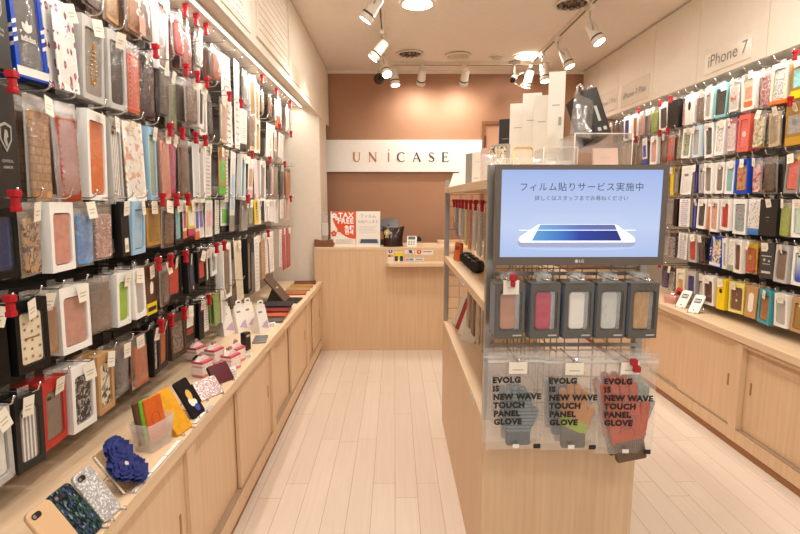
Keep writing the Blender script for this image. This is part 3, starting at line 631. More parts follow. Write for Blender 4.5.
def price_tag(t, w, h, hz, y):
    a = rng.uniform(-.28, .28); x = rng.uniform(-.2, .2)*w
    mb = MB(); mb.flat([(-.019, -.052), (.019, -.052), (.019, 0), (-.019, 0)], 0).flat([(-.012, -.026), (.012, -.026), (.012, -.023), (-.012, -.023)], -.0006, 1).flat([(-.012, -.036), (.008, -.036), (.008, -.033), (-.012, -.033)], -.0006, 1)
    mb.xf(Matrix.Translation((x, y-.012, hz)) @ Matrix.Rotation(a, 4, 'Y') @ Matrix.Rotation(rng.uniform(-.15, .25), 4, 'X') @ Matrix.Rotation(rng.uniform(-.35, .35), 4, 'Z'))
    mb.build('price_tag', [TAGM, INK], t, fix=False)
def header(t, w, h, d):
    MB().flat([(-.018, h-.004), (.018, h-.004), (.018, h+.022), (-.018, h+.022)], d*.5).build('hang_tab', clear('white', .25, .15, 40.), t, fix=False)

def pack(side, row, Y, w, zb, kind, c1, pat, label, near, group=None):
    hz = HOOKZ[side][row]; rz = PI/2 if side == 'L' else -PI/2
    h = min(hz-.012-zb, .52); nm, cat = NAME[kind]
    far = (side == 'L' and Y > 2.2)
    if h < .3: cut = rng.uniform(0, .05 if far else .018); zb += cut; h -= cut
    xo = rng.uniform(0, .06 if far else .022)*(-1 if side == 'L' else 1)
    t = thing(nm, label, cat, (FX[side]+xo, Y, zb), rz+rng.uniform(-.12, .12), group or GRP[kind], rx=rng.uniform(-.01, .06), ry=rng.uniform(-.035, .035))
    pn, _, cs = pat.partition(':'); cols = cs.split(',')
    special = pn in ('stars', 'studs', 'beads', 'bow', 'oval', 'oval2', 'oval3', 'badge', 'badge2', 'badge3', 'dots3', 'vtext', 'smalltext', 'whitetext', 'redfoot', 'dot', 'navy', 'edge', 'crest')
    pm = pattern('plain:'+cols[0]) if special else pattern(pat)
    c1m = {'clear': 'white', 'bubble': 'white', 'dark': 'charcoal', 'pinkbag': 'magenta', 'yellowbag': 'yellow'}.get(c1, c1)
    d = .024
    hole = near and kind in 'BP' and pn in ('plain', 'blotch', 'glitter', 'grad', 'stripes') and rng.random() < .6
    if kind in 'BS':
        d = .03 if h < .3 else .045; top = .03 if kind == 'B' else .012; bot = .018
        ww, wh = w-.028, h-top-bot; wz = bot+wh/2
        I = rr(ww, wh, min(.012, ww/3), 0, wz); O = []
        for (x, z) in I:                                           # project the window outline on to the carton outline
            dx, dz = x, z-wz; k = min((w/2)/abs(dx) if abs(dx) > 1e-6 else 9, ((h-wz) if dz > 0 else wz)/abs(dz) if abs(dz) > 1e-6 else 9); O.append((dx*k, wz+dz*k))
        n4 = len(I)//4; corners = [(w/2, 0), (w/2, h), (-w/2, h), (-w/2, 0)]
        for q, cpt in enumerate(corners): O[q*n4+n4//2] = cpt
        mb = MB(); mb.ring(O, I, 0, d); mb.flat([(-w/2, 0), (w/2, 0), (w/2, h), (-w/2, h)], d-.0005)
        mb.build('carton', plain(c1m, .42), t)
        cw, chh = ww-.008, wh-.006
        mb = MB(); mb.slab(cw, chh, .009, min(.011, cw/4), 0, 0, 0); cs_ = mb.build('phone_case', pm, t); cs_.location = (0, .005, wz)
        if special: decor(t, cs_, pn, cols, cw, chh, 0, -chh/2)
        if hole: MB().flat(rr(.02, .011, .005, -cw*.25, chh*.5-.017), -.001).build('camera_hole', plain('221f1d', .3), cs_, fix=False)
        MB().flat(rr(ww+.004, wh+.004, .012, 0, wz), .0022).build('window_film', clear('white', .03, .1, 25.), t, fix=False)
        header(t, w, h, d)
        if kind == 'S':
            MB().flat([(-w/2, .006), (w/2, .006), (w/2, .028), (-w/2, .028)], -.0006).build('white_foot', plain('e8e4dc', .4), t, fix=False)
            mb = MB()
            for sx in (-1, 1):
                for k in range(3): z = h*.36+k*.022; x0, x1 = (-w/2-.0005, -w/2+.015) if sx < 0 else (w/2-.015, w/2+.0005); mb.flat([(x0, z-.004), (x1, z+.003), (x1, z+.013), (x0, z+.006)], -.0008)
            for k in range(3): z = h*.33+k*.022; mb.poly([(-w/2-.0008, d, z-.012), (-w/2-.0008, 0, z-.004), (-w/2-.0008, 0, z+.006), (-w/2-.0008, d, z-.002)])
            mb.build('white_stripes', plain('f0ece4', .4), t, fix=False)
            if side == 'L': decor(t, cs_, 'trefoil', ['white'], cw, chh, -.0005, -chh/2)
    elif kind in 'PF':
        d = .02 if kind == 'P' else .03; bw = w; head = .035 if kind == 'P' else .02
        tint = {'clear': 'white', 'bubble': 'white', 'grey': 'grey', 'dark': 'graphite', 'charcoal': 'graphite', 'black': 'graphite', 'pinkbag': 'pink', 'yellowbag': 'yellow', 'silver': 'silver'}.get(c1, 'white')
        if c1 not in ('clear', 'bubble'): MB().box(-w*.46, w*.46, d*.62, d*.7, .006, h-.012).build('backing_card', plain(c1m, .5), t)
        else: MB().box(-w*.44, w*.44, d*.62, d*.7, .006, h*.9).build('backing_card', plain('taupe' if rng.random() < .6 else 'silver', .55), t)
        cw, chh = w*(.74 if kind == 'P' else .8), h-head-.014
        mb = MB(); mb.slab(cw, chh, .009 if kind == 'P' else .016, .009, 0, 0, 0); cs_ = mb.build('phone_case' if kind == 'P' else 'folio', pm, t); cs_.location = (0, .001, .008+chh/2)
        if special: decor(t, cs_, pn, cols, cw, chh, 0, -chh/2)
        if hole: MB().flat(rr(.02, .011, .005, -cw*.25, chh*.5-.017), -.001).build('camera_hole', plain('221f1d', .3), cs_, fix=False)
        if kind == 'F': MB().box(-cw/2-.003, -cw/2+.004, 0, .016, -chh/2, chh/2).build('spine', pm, cs_, bevel=.0015)
        bag_mb(bw, h, d+.012, -.006).build('clear_bag', clear(tint, .09 if c1 != 'bubble' else .2, .27, 70. if c1 != 'bubble' else 220.), t, fix=False)
    elif kind == 'C':
        d = .006; mb = MB(); mb.slab(w*.94, h, .005, .004, 0, h/2, 0, .0008); cs_ = mb.build('card', pm, t)
        if special: decor(t, cs_, pn, cols, w*.94, h, 0, 0)
        bag_mb(w, h+.004, .014, -.004).build('clear_sleeve', clear('white', .05, .16, 50.), t, fix=False)
    elif kind == 'K':
        d = .028 if h < .4 else .05; mb = MB(); mb.box(-w/2, w/2, 0, d, 0, h); cs_ = mb.build('carton', plain(c1m, .4) if special else pm, t, bevel=.002)
        if special: decor(t, cs_, pn, cols if pn != 'crest' else ['white'], w*.96, h, 0, 0)
        if pat == 'plain:black' and 'barcode' in label:
            mb = MB(); mb.flat(rr(.03, .05, .002, 0, .04), -.0012)
            for k in range(7): mb.flat([(-.011+.0033*k, .025), (-.0095+.0033*k, .025), (-.0095+.0033*k, .042), (-.011+.0033*k, .042)], -.0018, 1)
            mb.build('barcode_label', [TAGM, INK], t, fix=False)
        header(t, w, h, d)
    if 'orange base' in label: MB().box(-w/2-.004, w/2+.004, -.006, d+.002, -.004, .02).build('orange_base', plain('e07a2c', .4), t, bevel=.002)
    if 'blue base' in label: MB().flat([(-w*.45, .004), (w*.45, .004), (w*.45, .035), (-w*.45, .035)], -.0012).build('blue_base', plain('3f86cf', .4), t, fix=False)
    if 'yellow dot' in label: MB().flat(ell(.012, .012, w*.36, h-.022), -.0014).build('yellow_dot', plain('e8b830', .4), t, fix=False)
    if 'pink tag' in label: MB().flat([(w*.05, .012), (w*.42, .012), (w*.42, .075), (w*.05, .075)], -.01).build('pink_tag', plain('e0a08c', .5), t, fix=False)
    if 'grey disc' in label: MB().flat(ell(.017, .017, 0, h*.55), -.003).build('grey_disc', plain('8f8a88', .3), t, fix=False)
    if rng.random() < .8 and (near or rng.random() < .5): price_tag(t, w, h, h+.002, 0)
    return t, d

PACKS = '''L0 1.73 0.125 2.090 P grey leather:chocolate chocolate leather case packet
L0 1.85 0.107 2.090 P clear leather:tan tan leather case packet
L0 1.97 0.122 2.090 P clear leather:caramel caramel leather case packet with pink tag
L0 2.09 0.105 2.090 F dark leather:taupe taupe folio in shiny grey packet
L0 2.21 0.137 2.020 B white plain:umber tall white box with narrow brown window
L0 2.38 0.106 2.090 P clear leather:red red leather case packet
L0 2.50 0.118 2.090 P clear leather:brick brick red case packet
L0 2.67 0.176 2.090 P clear blotch:white,black black and white patterned case packet
L0 2.87 0.126 2.090 P clear plain:rust rust coloured case packet
L0 3.12 0.284 1.800 C white sparse:white,grey long white hanging sheet
L0 3.40 0.157 2.090 P grey plain:silver silver grey film packet
L0 3.68 0.370 1.930 B white plain:tan thick white box with tan window
L0 3.95 0.091 2.090 P clear plain:sand sand coloured case packet
L0 4.11 0.165 2.090 P clear plain:copper copper coloured case packet
L0 4.34 0.221 2.090 C white photo:white,sky,orange sky blue and orange picture card
L0 4.59 0.207 2.090 C white sparse:white,grey pale film card with grey print
L0 4.88 0.282 2.090 C white sparse:white,tan white film card by the white column
L1 1.31 0.083 1.800 K charcoal crest:charcoal charcoal case box with pale shield crest
L1 1.43 0.125 1.800 S blue dkplaid:slate bright blue box with three white stripes and trefoil
L1 1.56 0.115 1.800 C white flower:white,plum white case card with purple flower print
L1 1.69 0.130 1.800 B silver beads:grey,gold clear box with looping gold chain on grey case
L1 1.82 0.113 1.800 B silver plain:graphite clear box with silver grey case
L1 1.94 0.115 1.800 P clear studs:coral,gold coral case packet edged with gold studs
L1 2.06 0.114 1.800 P dark marble:charcoal,aubergine dark purple marbled case packet
L1 2.21 0.142 1.800 F dark leather:gunmetal gunmetal folio packet with glossy front
L1 2.35 0.107 1.800 P clear leather:olive olive green folio packet
L1 2.48 0.132 1.800 P clear leather:mole brown grey folio packet
L1 2.60 0.093 1.800 B white plain:charcoal slim white box with dark base window
L1 2.72 0.116 1.800 B white plain:grey slim white box with grey window
L1 2.84 0.079 1.800 P clear plain:graphite graphite case packet
L1 2.94 0.102 1.800 P clear stripes:cream,rose rose striped case packet
L1 3.11 0.190 1.800 C white photo:white,pink,grey white picture card with pink print
L1 3.33 0.132 1.800 C white sparse:white,grey white film card
L1 3.49 0.145 1.800 P clear plain:mole mole brown case packet
L1 3.71 0.246 1.800 B cream plain:tan cream box with tan window
L1 3.98 0.220 1.800 C white sparse:white,grey film card with plain white front
L1 4.25 0.252 1.800 C white photo:white,orange,grey white card with orange picture
L1 4.57 0.251 1.800 C white sparse:white,tan slim white film card
L2 1.28 0.084 1.475 K dark crest:charcoal black clear case box with white shield crest
L2 1.41 0.106 1.475 P clear weave:tan,caramel woven tan case packet
L2 1.52 0.110 1.475 P bubble studs:brick,plum brick red case in bubble packet
L2 1.67 0.161 1.475 B white leather:orange orange leather case in white box
L2 1.79 0.084 1.475 B silver stripes:grey,white stack of striped silver case box
L2 1.91 0.125 1.475 C white print:white,cream,salmon2 white case card with pale orange print
L2 2.03 0.091 1.475 B sky plain:sage pale blue box with sage case
L2 2.15 0.111 1.475 P clear plain:salmon salmon pink case packet with dark backing
L2 2.27 0.125 1.475 P clear leather:magenta magenta case packet
L2 2.42 0.142 1.475 P clear leather:brown2 brown folio case packet
L2 2.54 0.078 1.475 B white plain:silver narrow white box with silver edge
L2 2.64 0.084 1.475 C white sparse:white,grey narrow white film card
L2 2.74 0.091 1.475 C white photo:white,yellow,green white card with green and yellow foot
L2 2.85 0.099 1.475 C white photo:tan,green,green tan and green picture card
L2 2.95 0.071 1.475 C white sparse:white,brown film card with brown print
L2 3.07 0.154 1.300 C white photo:white,sky,grey long white and blue picture card
L2 3.31 0.178 1.475 B white plain:teal white and teal film box
L2 3.48 0.123 1.475 C white photo:white,tan,pink white card with tan foot
L2 3.65 0.163 1.475 C pink stripes:pink,white pink striped card
L2 3.89 0.246 1.475 B white plain:grey white pouch box with grey window
L2 4.15 0.210 1.475 P clear plain:pink2 pale pink case packet
L2 4.39 0.196 1.475 P dark plain:charcoal charcoal case packet
L2 4.66 0.266 1.475 P dark plain:orange2 dark packet with orange foot
L3 1.25 0.087 1.285 B black edge:navy,blue black case box with blue edge line
L3 1.34 0.094 1.285 P clear camo:tan,brown,sand tan camouflage case packet
L3 1.46 0.124 1.285 B white leather:blush pink leather case in white box with hanging tag
L3 1.58 0.093 1.285 P clear water:sky,blue2 watery blue case packet
L3 1.69 0.119 1.285 P clear glitter:rose rose glitter case packet
L3 1.80 0.067 1.285 K black plain:black black box with barcode label
L3 1.90 0.128 1.285 B sky water:teal2,sky teal case in pale blue box
L3 2.04 0.129 1.285 F black leather:ochre ochre gold folio in black packet
L3 2.17 0.117 1.285 P clear leather:umber umber brown folio packet
L3 2.29 0.109 1.285 B black leather:aqua aqua case in black box
L3 2.39 0.059 1.285 C white photo:white,magenta,orange white card with magenta badge
L3 2.47 0.076 1.285 C white photo:yellow,white,magenta yellow and white picture card
L3 2.56 0.082 1.285 C white photo:white,blue,orange white card with blue badge
L3 2.65 0.073 1.285 C white photo:white,violet,white white card with violet badge
L3 2.75 0.094 1.285 C white photo:white,pink,white white card with pink badge
L3 2.87 0.102 1.285 C white sparse:white,green white film card with green letters
L3 3.00 0.131 1.285 C white photo:white,green,black white film card with green base
L3 3.22 0.150 1.285 P grey plain:silver2 silver grey loose packet
L3 3.37 0.094 1.285 P clear plain:sage sage green case packet
L3 3.51 0.153 1.285 C yellow vtext:yellow,black tall bright yellow card with black letters
L3 3.72 0.200 1.285 C white sparse:white,silver white sheet packet next to the yellow card
L3 3.96 0.227 1.285 C white sparse:white,silver second white sheet packet from the yellow card
L3 4.28 0.341 1.285 C white sparse:white,grey wide white film card
L3 4.60 0.219 1.285 C pink plain:pink2 thin pink card
L4 1.20 0.069 1.040 K black plain:black plain black case box
L4 1.30 0.114 1.040 B black stars:cream,gold cream case with gold stars in black box
L4 1.39 0.068 1.040 P clear leather:caramel caramel leather case packet
L4 1.50 0.143 1.040 B white leather:blush2 blush pink leather case in white sleeve
L4 1.65 0.130 1.040 P clear leather:taupe taupe grey leather case packet
L4 1.77 0.088 1.040 B white leather:lime lime green case in white box
L4 1.87 0.090 1.040 B white plain:silver white box with silver case
L4 1.97 0.100 1.040 K brown badge:brown,yellow brown box with yellow bottom band
L4 2.08 0.102 1.040 P clear leather:umber umber leather case packet
L4 2.23 0.149 1.040 B black leather:scarlet scarlet case in black box
L4 2.38 0.120 1.040 K black navy:navy black box with navy panel
L4 2.50 0.107 1.040 B black plain:scarlet black box with slim red window
L4 2.62 0.102 1.040 B black plain:white black box with slim white window
L4 2.74 0.112 1.040 B white plain:grey narrow white box with grey case
L4 2.94 0.257 0.930 B white plain:mole big white box with mole brown window
L4 3.14 0.126 0.860 C cream plain:cream long cream sheet packet
L4 3.31 0.163 0.880 B black plain:mole dark framed mole brown film box
L4 3.51 0.183 0.860 C white sparse:white,silver long slim white sheet packet
L4 3.70 0.145 0.900 P clear plain:tan tan film packet
L4 3.92 0.227 0.920 C white sparse:white,pink white card with small pink print
L4 4.18 0.221 0.930 C white sparse:white,grey pale clear sheet packet
L4 4.47 0.295 0.880 C red plain:red2 thin bright red card
L5 1.17 0.089 0.790 B silver plain:white clear rounded box with white case
L5 1.26 0.092 0.790 B charcoal stripes:grey,white charcoal box with grey lined case
L5 1.38 0.112 0.790 B red plain:taupe red box with taupe case
L5 1.50 0.113 0.790 B white blotch:charcoal,silver white box with black mottled case
L5 1.62 0.101 0.790 B kraft print:cream,grey,charcoal kraft box with cream picture case
L5 1.73 0.107 0.790 P clear leather:slate slate blue folio packet
L5 1.85 0.122 0.790 P clear leather:orange3 orange leather case packet
L5 1.96 0.068 0.790 B black blotch:silver,charcoal black box with silver mottled case
L5 2.05 0.102 0.790 B charcoal leather:orange4 orange case in charcoal frame
L5 2.18 0.147 0.790 B walnut blotch:taupe,charcoal walnut edged box with smoky case
L5 2.37 0.147 0.790 K black redfoot:black black box with white strip and red foot
L5 2.48 0.054 0.790 K black dot:magenta thin black box with magenta dot
L5 2.56 0.071 0.790 C white sparse:white,silver white crumpled film packet
L5 2.64 0.061 0.790 C white sparse:white,brown film card with brown letters
L5 2.72 0.081 0.790 C green plain:leaf leaf green and tan card
L5 2.84 0.123 0.790 C white sparse:white,grey grey white film card
L5 3.05 0.141 0.790 P dark plain:gunmetal gunmetal film packet
R0 2.81 0.123 2.030 K amber photo:amber,teal2,yellow amber box with teal picture
R0 2.95 0.113 2.030 B cream lace:white,charcoal cream box with black lace case and orange base
R0 3.07 0.098 2.030 P clear blotch:pink,plum,salmon pink dessert print case packet
R0 3.20 0.115 2.030 B white photo:cream,salmon,orange white box with salmon picture case
R0 3.33 0.116 2.030 P clear bow:white,orange clear case packet with orange bow
R0 3.48 0.126 2.030 B teal2 plain:graphite teal edged box with dark case
R0 3.60 0.090 2.030 B white plain:silver white box with pale case
R0 3.70 0.096 2.030 P clear leather:mole mole grey folio packet
R0 3.82 0.114 2.030 K white oval:white white box with black oval
R0 3.92 0.067 2.030 P clear blotch:rose,charcoal rose and black patterned case packet
R0 4.04 0.143 2.030 K charcoal plain:charcoal thick charcoal box
R0 4.20 0.139 2.030 B white plain:graphite white box with dark slot window
R0 4.34 0.116 2.030 P clear leather:lime lime green folio packet
R0 4.45 0.069 2.030 P clear plain:mauve mauve case packet
R0 4.56 0.128 2.030 P clear plain:rose dusty rose case packet
R0 4.71 0.117 2.030 B white plain:caramel white framed caramel case box
R0 4.86 0.145 2.030 B white plain:indigo white framed indigo case box
R0 5.05 0.202 2.030 P dark plain:gunmetal gunmetal case packet
R0 5.26 0.171 2.030 P clear plain:caramel caramel case packet
R1 2.81 0.146 1.780 K amber photo:amber,grey,gold amber brown box with grey disc
R1 2.95 0.108 1.780 F charcoal leather:beige beige folio in charcoal packet
R1 3.08 0.109 1.780 P clear print:cream,gold,sage cream and gold floral case packet
R1 3.21 0.101 1.780 B coral badge2:coral,pink coral box with round badge
R1 3.33 0.098 1.780 P pinkbag blotch:white,pink pink and white print case packet
R1 3.46 0.117 1.780 B white blotch:white,grey white box with clear case
R1 3.57 0.091 1.780 B white plain:graphite white box with graphite case
R1 3.70 0.109 1.780 B ice plain:silver ice blue box with silver case
R1 3.83 0.104 1.780 B white blotch:sage,charcoal white box with leaf print case
R1 3.94 0.097 1.780 P clear blotch:sage,black green and black leaf pattern case packet
R1 4.05 0.088 1.780 P clear leather:vermilion vermilion folio packet
R1 4.17 0.124 1.780 P clear leather:brown2 brown leather case packet
R1 4.32 0.116 1.780 B white plain:rose white box with rose case
R1 4.44 0.088 1.780 C white photo:white,blue,blue white card with blue stripe
R1 4.58 0.149 1.780 P clear plain:mole mole brown case packet
R1 4.71 0.079 1.780 P clear plain:brown2 brown case packet
R1 4.86 0.168 1.780 P clear plain:tan tan case packet
R2 2.69 0.078 1.520 B white plain:silver white box at the photo edge
R2 2.80 0.121 1.520 B grey plain:coral grey white box with coral case and yellow dot
R2 2.95 0.111 1.520 P grey leather:walnut dark walnut folio packet
R2 3.06 0.076 1.520 P clear print:pink,red2,cream pink and cream print case packet
R2 3.19 0.138 1.520 B blue print:tan,red2,gold royal blue box with colourful print case
R2 3.32 0.100 1.520 B white plain:aqua white box with aqua case
R2 3.43 0.085 1.520 B white plain:taupe white box with two small windows
R2 3.53 0.102 1.520 B white plain:grey white box with grey case
R2 3.62 0.060 1.520 B silver plain:silver thin silver case box
R2 3.69 0.050 1.520 B indigo plain:violet violet box
R2 3.81 0.145 1.520 C white oval2:white white card with round cut-out and small print
R2 3.95 0.071 1.520 P dark plain:grey dark packet with grey case
R2 4.01 0.050 1.520 K yellow plain:yellow yellow box beside the screen
R3 2.69 0.101 1.272 B white plain:mint white box with pale mint case
R3 2.80 0.102 1.272 P clear blotch:chartreuse,leaf clear packet with chartreuse case
R3 2.93 0.135 1.272 K charcoal smalltext:charcoal plain charcoal box with tiny gold lettering
R3 3.06 0.096 1.272 C white dots:white,grey,blue2 clear white dotted case card with blue base
R3 3.18 0.122 1.272 B white blotch:teal2,scarlet white box with teal and scarlet case
R3 3.31 0.111 1.272 B white plain:scarlet white box with scarlet case
R3 3.42 0.086 1.272 B white plain:salmon2 white box with pale salmon case
R3 3.49 0.050 1.272 K orange plain:orange slim orange box
R3 3.58 0.106 1.272 B white plain:graphite white and black case box
R3 3.68 0.062 1.272 B indigo plain:violet indigo box with violet case
R3 3.79 0.146 1.272 C white sparse:white,blue white card with small blue print
R3 3.93 0.071 1.272 K black plain:black thin black box
R3 4.03 0.105 1.272 P grey plain:silver2 silver packet half behind the screen
R4 2.67 0.109 1.025 B white grad:ice,blue white box with blue gradient case
R4 2.80 0.112 1.025 B silver plain:mole clear box with mole grey case
R4 2.92 0.105 1.025 K graphite whitetext:graphite graphite box with white icons
R4 3.05 0.114 1.025 P yellowbag badge3:scarlet,yellow scarlet case in yellow packet
R4 3.15 0.085 1.025 B white plain:brown2 white box with brown case
R4 3.23 0.050 1.025 C white dots:white,sage,sage white card with green dots
R4 3.29 0.061 1.025 B white plain:silver slim white box with silver case
R4 3.41 0.164 1.025 S blue print:cream,rose,slate blue box with three white stripes and floral case
R4 3.55 0.071 1.025 P dark plain:aubergine aubergine packet
R4 3.65 0.100 1.025 B silver leather:scarlet clear box with scarlet case
R4 3.79 0.162 1.025 C white sparse:white,blue white film card with blue emblem
R4 3.93 0.087 1.025 P dark blotch:silver,charcoal dark packet with silver sparkle case
R4 4.04 0.092 1.025 P grey plain:silver silver grey packet half behind the screen
R5 2.64 0.136 0.757 B kraft wood:ochre kraft box with carved wooden case
R5 2.77 0.113 0.757 B white plain:silver white box with smoky silver case
R5 2.90 0.115 0.757 B teal plain:caramel teal sided box with caramel case
R5 3.02 0.089 0.757 K kraft oval3:kraft kraft box with white oval label
R5 3.16 0.145 0.757 B yellow2 dots3:brown2,cream pale yellow box with brown case
R5 3.29 0.084 0.757 K yellow badge3:yellow,brown yellow box with round print
R5 3.42 0.124 0.757 B white plain:maroon white box with maroon case
R5 3.53 0.084 0.757 P dark plain:white dark packet with white case
R5 3.65 0.115 0.757 B silver plain:indigo clear box with indigo case
R5 3.77 0.109 0.757 B cream photo:white,gold,red2 cream box with gold and red print
R5 3.92 0.103 0.757 P dark blotch:silver,charcoal dark packet with silver glitter case
R5 4.03 0.093 0.757 P dark plain:indigo dark indigo packet'''
FRONT = []
hooks = {}
def lab3(desc, row, side, mid=''):
    s = f'{desc}{mid}, {ROWS[row]} row, {WALLN[side]}'
    n = len(s.split())
    if n > 16: s = f'{" ".join(desc.split()[:-(n-16)])}{mid}, {ROWS[row]} row, {WALLN[side]}'
    return s
for line in PACKS.strip().split('\n'):
    f = line.split(' ', 7); side, row = f[0][0], int(f[0][1]); Y, w, zb = float(f[1]), float(f[2]), float(f[3]); kind, c1, pat = f[4:7]; desc = f[7]
    near = (side == 'L' and Y < 2.75) or (side == 'R' and Y < 3.75)
    short = desc.split(' with ')[0]
    n = 1 if w <= .165 else max(2, round(w/.135))
    wp = (w/n if n > 1 else w)*.93
    if n == 1: w0 = min(w, .135)*.96
    for i in range(n):
        y = Y+(i-(n-1)/2)*w/n
        if n == 1: lb = lab3(desc, row, side)
        elif n == 2: lb = lab3(short, row, side, [', the nearer of two', ', the farther of two'][i])
        else: lb = lab3(short, row, side, [', first of three alike', ', middle of three alike', ', last of three alike'][i])
        t, d = pack(side, row, y, max(wp if n > 1 else w0, .05), zb, kind, c1, pat, lb, near)
        hooks.setdefault((side, row), []).append(y)
        if n == 1 and ((side == 'L' and Y < 2.9) or (side == 'R' and Y < 4.3)) and kind != 'C':
            off = (-d-.022 if side == 'L' else d+.022)
            sh = short.replace(' case packet', ' packet').replace(' in white box', ' box').split()
            lb2 = ' '.join(sh[:7])+f' hanging behind its twin, {ROWS[row]} row, {"under louvres" if side == "L" else "behind screen"}'
            if lb2 in LABELS: lb2 = ' '.join(desc.replace(' case packet', ' packet').split()[:9])+f' behind its twin, {ROWS[row]} row, {"under louvres" if side == "L" else "behind screen"}'
            dup(t, lb2, (off, rng.uniform(-.012, .004) if side == 'L' else rng.uniform(-.004, .012), rng.uniform(-.004, .006)), ('price_tag', 'yellow_dot', 'pink_tag'))
        elif n == 1 and kind == 'C' and near:
            off = (-.02 if side == 'L' else .02)
            lb2 = ' '.join(short.split()[:7])+f' hanging behind its twin, {ROWS[row]} row, {"under louvres" if side == "L" else "behind screen"}'
            if lb2 in LABELS: lb2 = ' '.join(desc.split()[:9])+f' behind its twin, {ROWS[row]} row, {"under louvres" if side == "L" else "behind screen"}'
            dup(t, lb2, (off, rng.uniform(-.012, 0) if side == 'L' else rng.uniform(0, .012), rng.uniform(-.004, .006)), ('price_tag',))

HK = chrome()
for (side, row), ys in hooks.items():
    sg = 1 if side == 'L' else -1; xw = XW if side == 'L' else XE; z = HOOKZ[side][row]; ya, yb = min(ys)-.1, max(ys)+.1
    tip = FX[side]+sg*.028
    t = thing('hook_rail', f'dark rail of chrome hooks, {ROWS[row]} row, {WALLN[side]}', 'hook rail', (xw, ya, z))
    MB().box(0 if sg > 0 else -.02, .02 if sg > 0 else 0, 0, yb-ya, -.025, .012).build('rail', DARKR, t)
    MB().box(sg*.003-.003, sg*.003+.003, 0, yb-ya, -.2, -.03).build('back_strip', plain('6b625a', .6), t)
    lk = list(LOCKS[side][row])
    for y in ys:
        X = lambda x: x-xw
        p = [(sg*.015, y-ya, .0), (X(tip)-sg*.012, y-ya, .0), (X(tip), y-ya, .006), (X(tip)+sg*.006, y-ya, .022)]
        mb = MB(); mb.tube(p, .0026, 6); mb.ball((p[-1][0], p[-1][1], p[-1][2]), .0042, 6, 4)
        hk = mb.build('hook', HK, t)
        hit = [q for q in lk if abs(q-y) < .075]
        if hit:
            q = min(hit, key=lambda v: abs(v-y)); lk.remove(q)
            mb = MB(); c = (X(tip)-sg*.002, y-ya, .006)
            mb.box(c[0]-.012, c[0]+.012, c[1]-.0105, c[1]+.0105, c[2]-.004, c[2]+.014).box(c[0]-.008, c[0]+.008, c[1]-.0075, c[1]+.0075, c[2]-.03, c[2]-.004).box(c[0]-.009, c[0]+.009, c[1]-.0105, c[1]+.0105, c[2]-.04, c[2]-.026)
            mb.build('hook_lock', LOCKM, hk, bevel=.003)
# slotted uprights between the hook bays
for x, y, lab in ((XW+.03, 2.02, 'slotted metal upright beside the black packet bay, wall under louvres'), (XW+.03, 3.22, 'slotted metal upright beside the yellow card, wall under louvres'), (XE-.03, 3.25, 'slotted metal upright behind blue box, wall behind screen')):
    t = thing('slotted_upright', lab, 'wall upright', (x, y, .705)); MB().box(-.015, .015, -.015, .015, 0, 1.55).build('post', plain('b9b2a8', .35, .6), t)
    mb = MB()
    for k in range(24): mb.box(.0152 if x < 0 else -.016, .016 if x < 0 else -.0152, -.004, .004, .04+.062*k, .065+.062*k)
    mb.build('slots', plain('2c2825', .6), t)
# ================================================================ goods on the worktop under the louvres
ZT = .7005
def clearstand(t, w, dep, h):
    MB().tube([(-w*.35, -.012, .012), (-w*.35, -.016, .002), (-w*.35, dep, .002), (-w*.35, dep*.55, h), (w*.35, dep*.55, h), (w*.35, dep, .002), (w*.35, -.016, .002), (w*.35, -.012, .012)], .0022, 6).build('wire_stand', clear('silver', .35, .3, 5.), t)
def leaner(name, label, cat, x, y, yaw, lean, w, h, th, mat, r=.01, hole=False, parts=None, group=None, side=None, z=ZT, stand=True):
    t = thing(name, label, cat, (x, y, z), R(yaw), group); M4 = Matrix.Translation((0, 0, .003)) @ Matrix.Rotation(-R(lean), 4, 'X')
    mb = MB(); mb.slab(w, h, th, r, 0, h/2, 0, .002); mb.xf(M4); b = mb.build('shell' if name != 'folio_case' else 'cover', mat, t)
    if hole:
        m2 = MB(); m2.flat(rr(.026, .014, .007, -w*.5+.022, h-.016), -.0006).flat(ell(.0045, .0045, -w*.5+.016, h-.016, 12), -.0012, 1); m2.xf(M4).build('camera_hole', [plain('2a2725', .3), plain('8a8580', .2)], b, fix=False)
    if side:
        m2 = MB(); m2.box(-w/2-.0015, -w/2+.002, .001, th+.001, .004, h-.004); m2.xf(M4).build('spine', side, b)
    if parts: parts(t, b, M4)
    if stand: clearstand(t, w, h*math.sin(R(lean))*.9+.02, h*.5*math.cos(R(lean)))
    return t
leaner('phone_case', 'pale gold phone case leaning, first on the worktop at photo corner', 'phone case', -.72, 1.05, 86, 36, .072, .14, .009, plain('d8b48c', .3), .014, True)
leaner('phone_case', 'dark shimmering shell phone case leaning beside the gold one', 'phone case', -.717, 1.118, 86, 36, .072, .14, .011, pattern('shell:slate'), .014, True)
leaner('phone_case', 'silver glitter phone case leaning beside the navy flower case', 'phone case', -.712, 1.193, 86, 34, .07, .14, .009, pattern('glitter:c9c8c6'), .014, True)
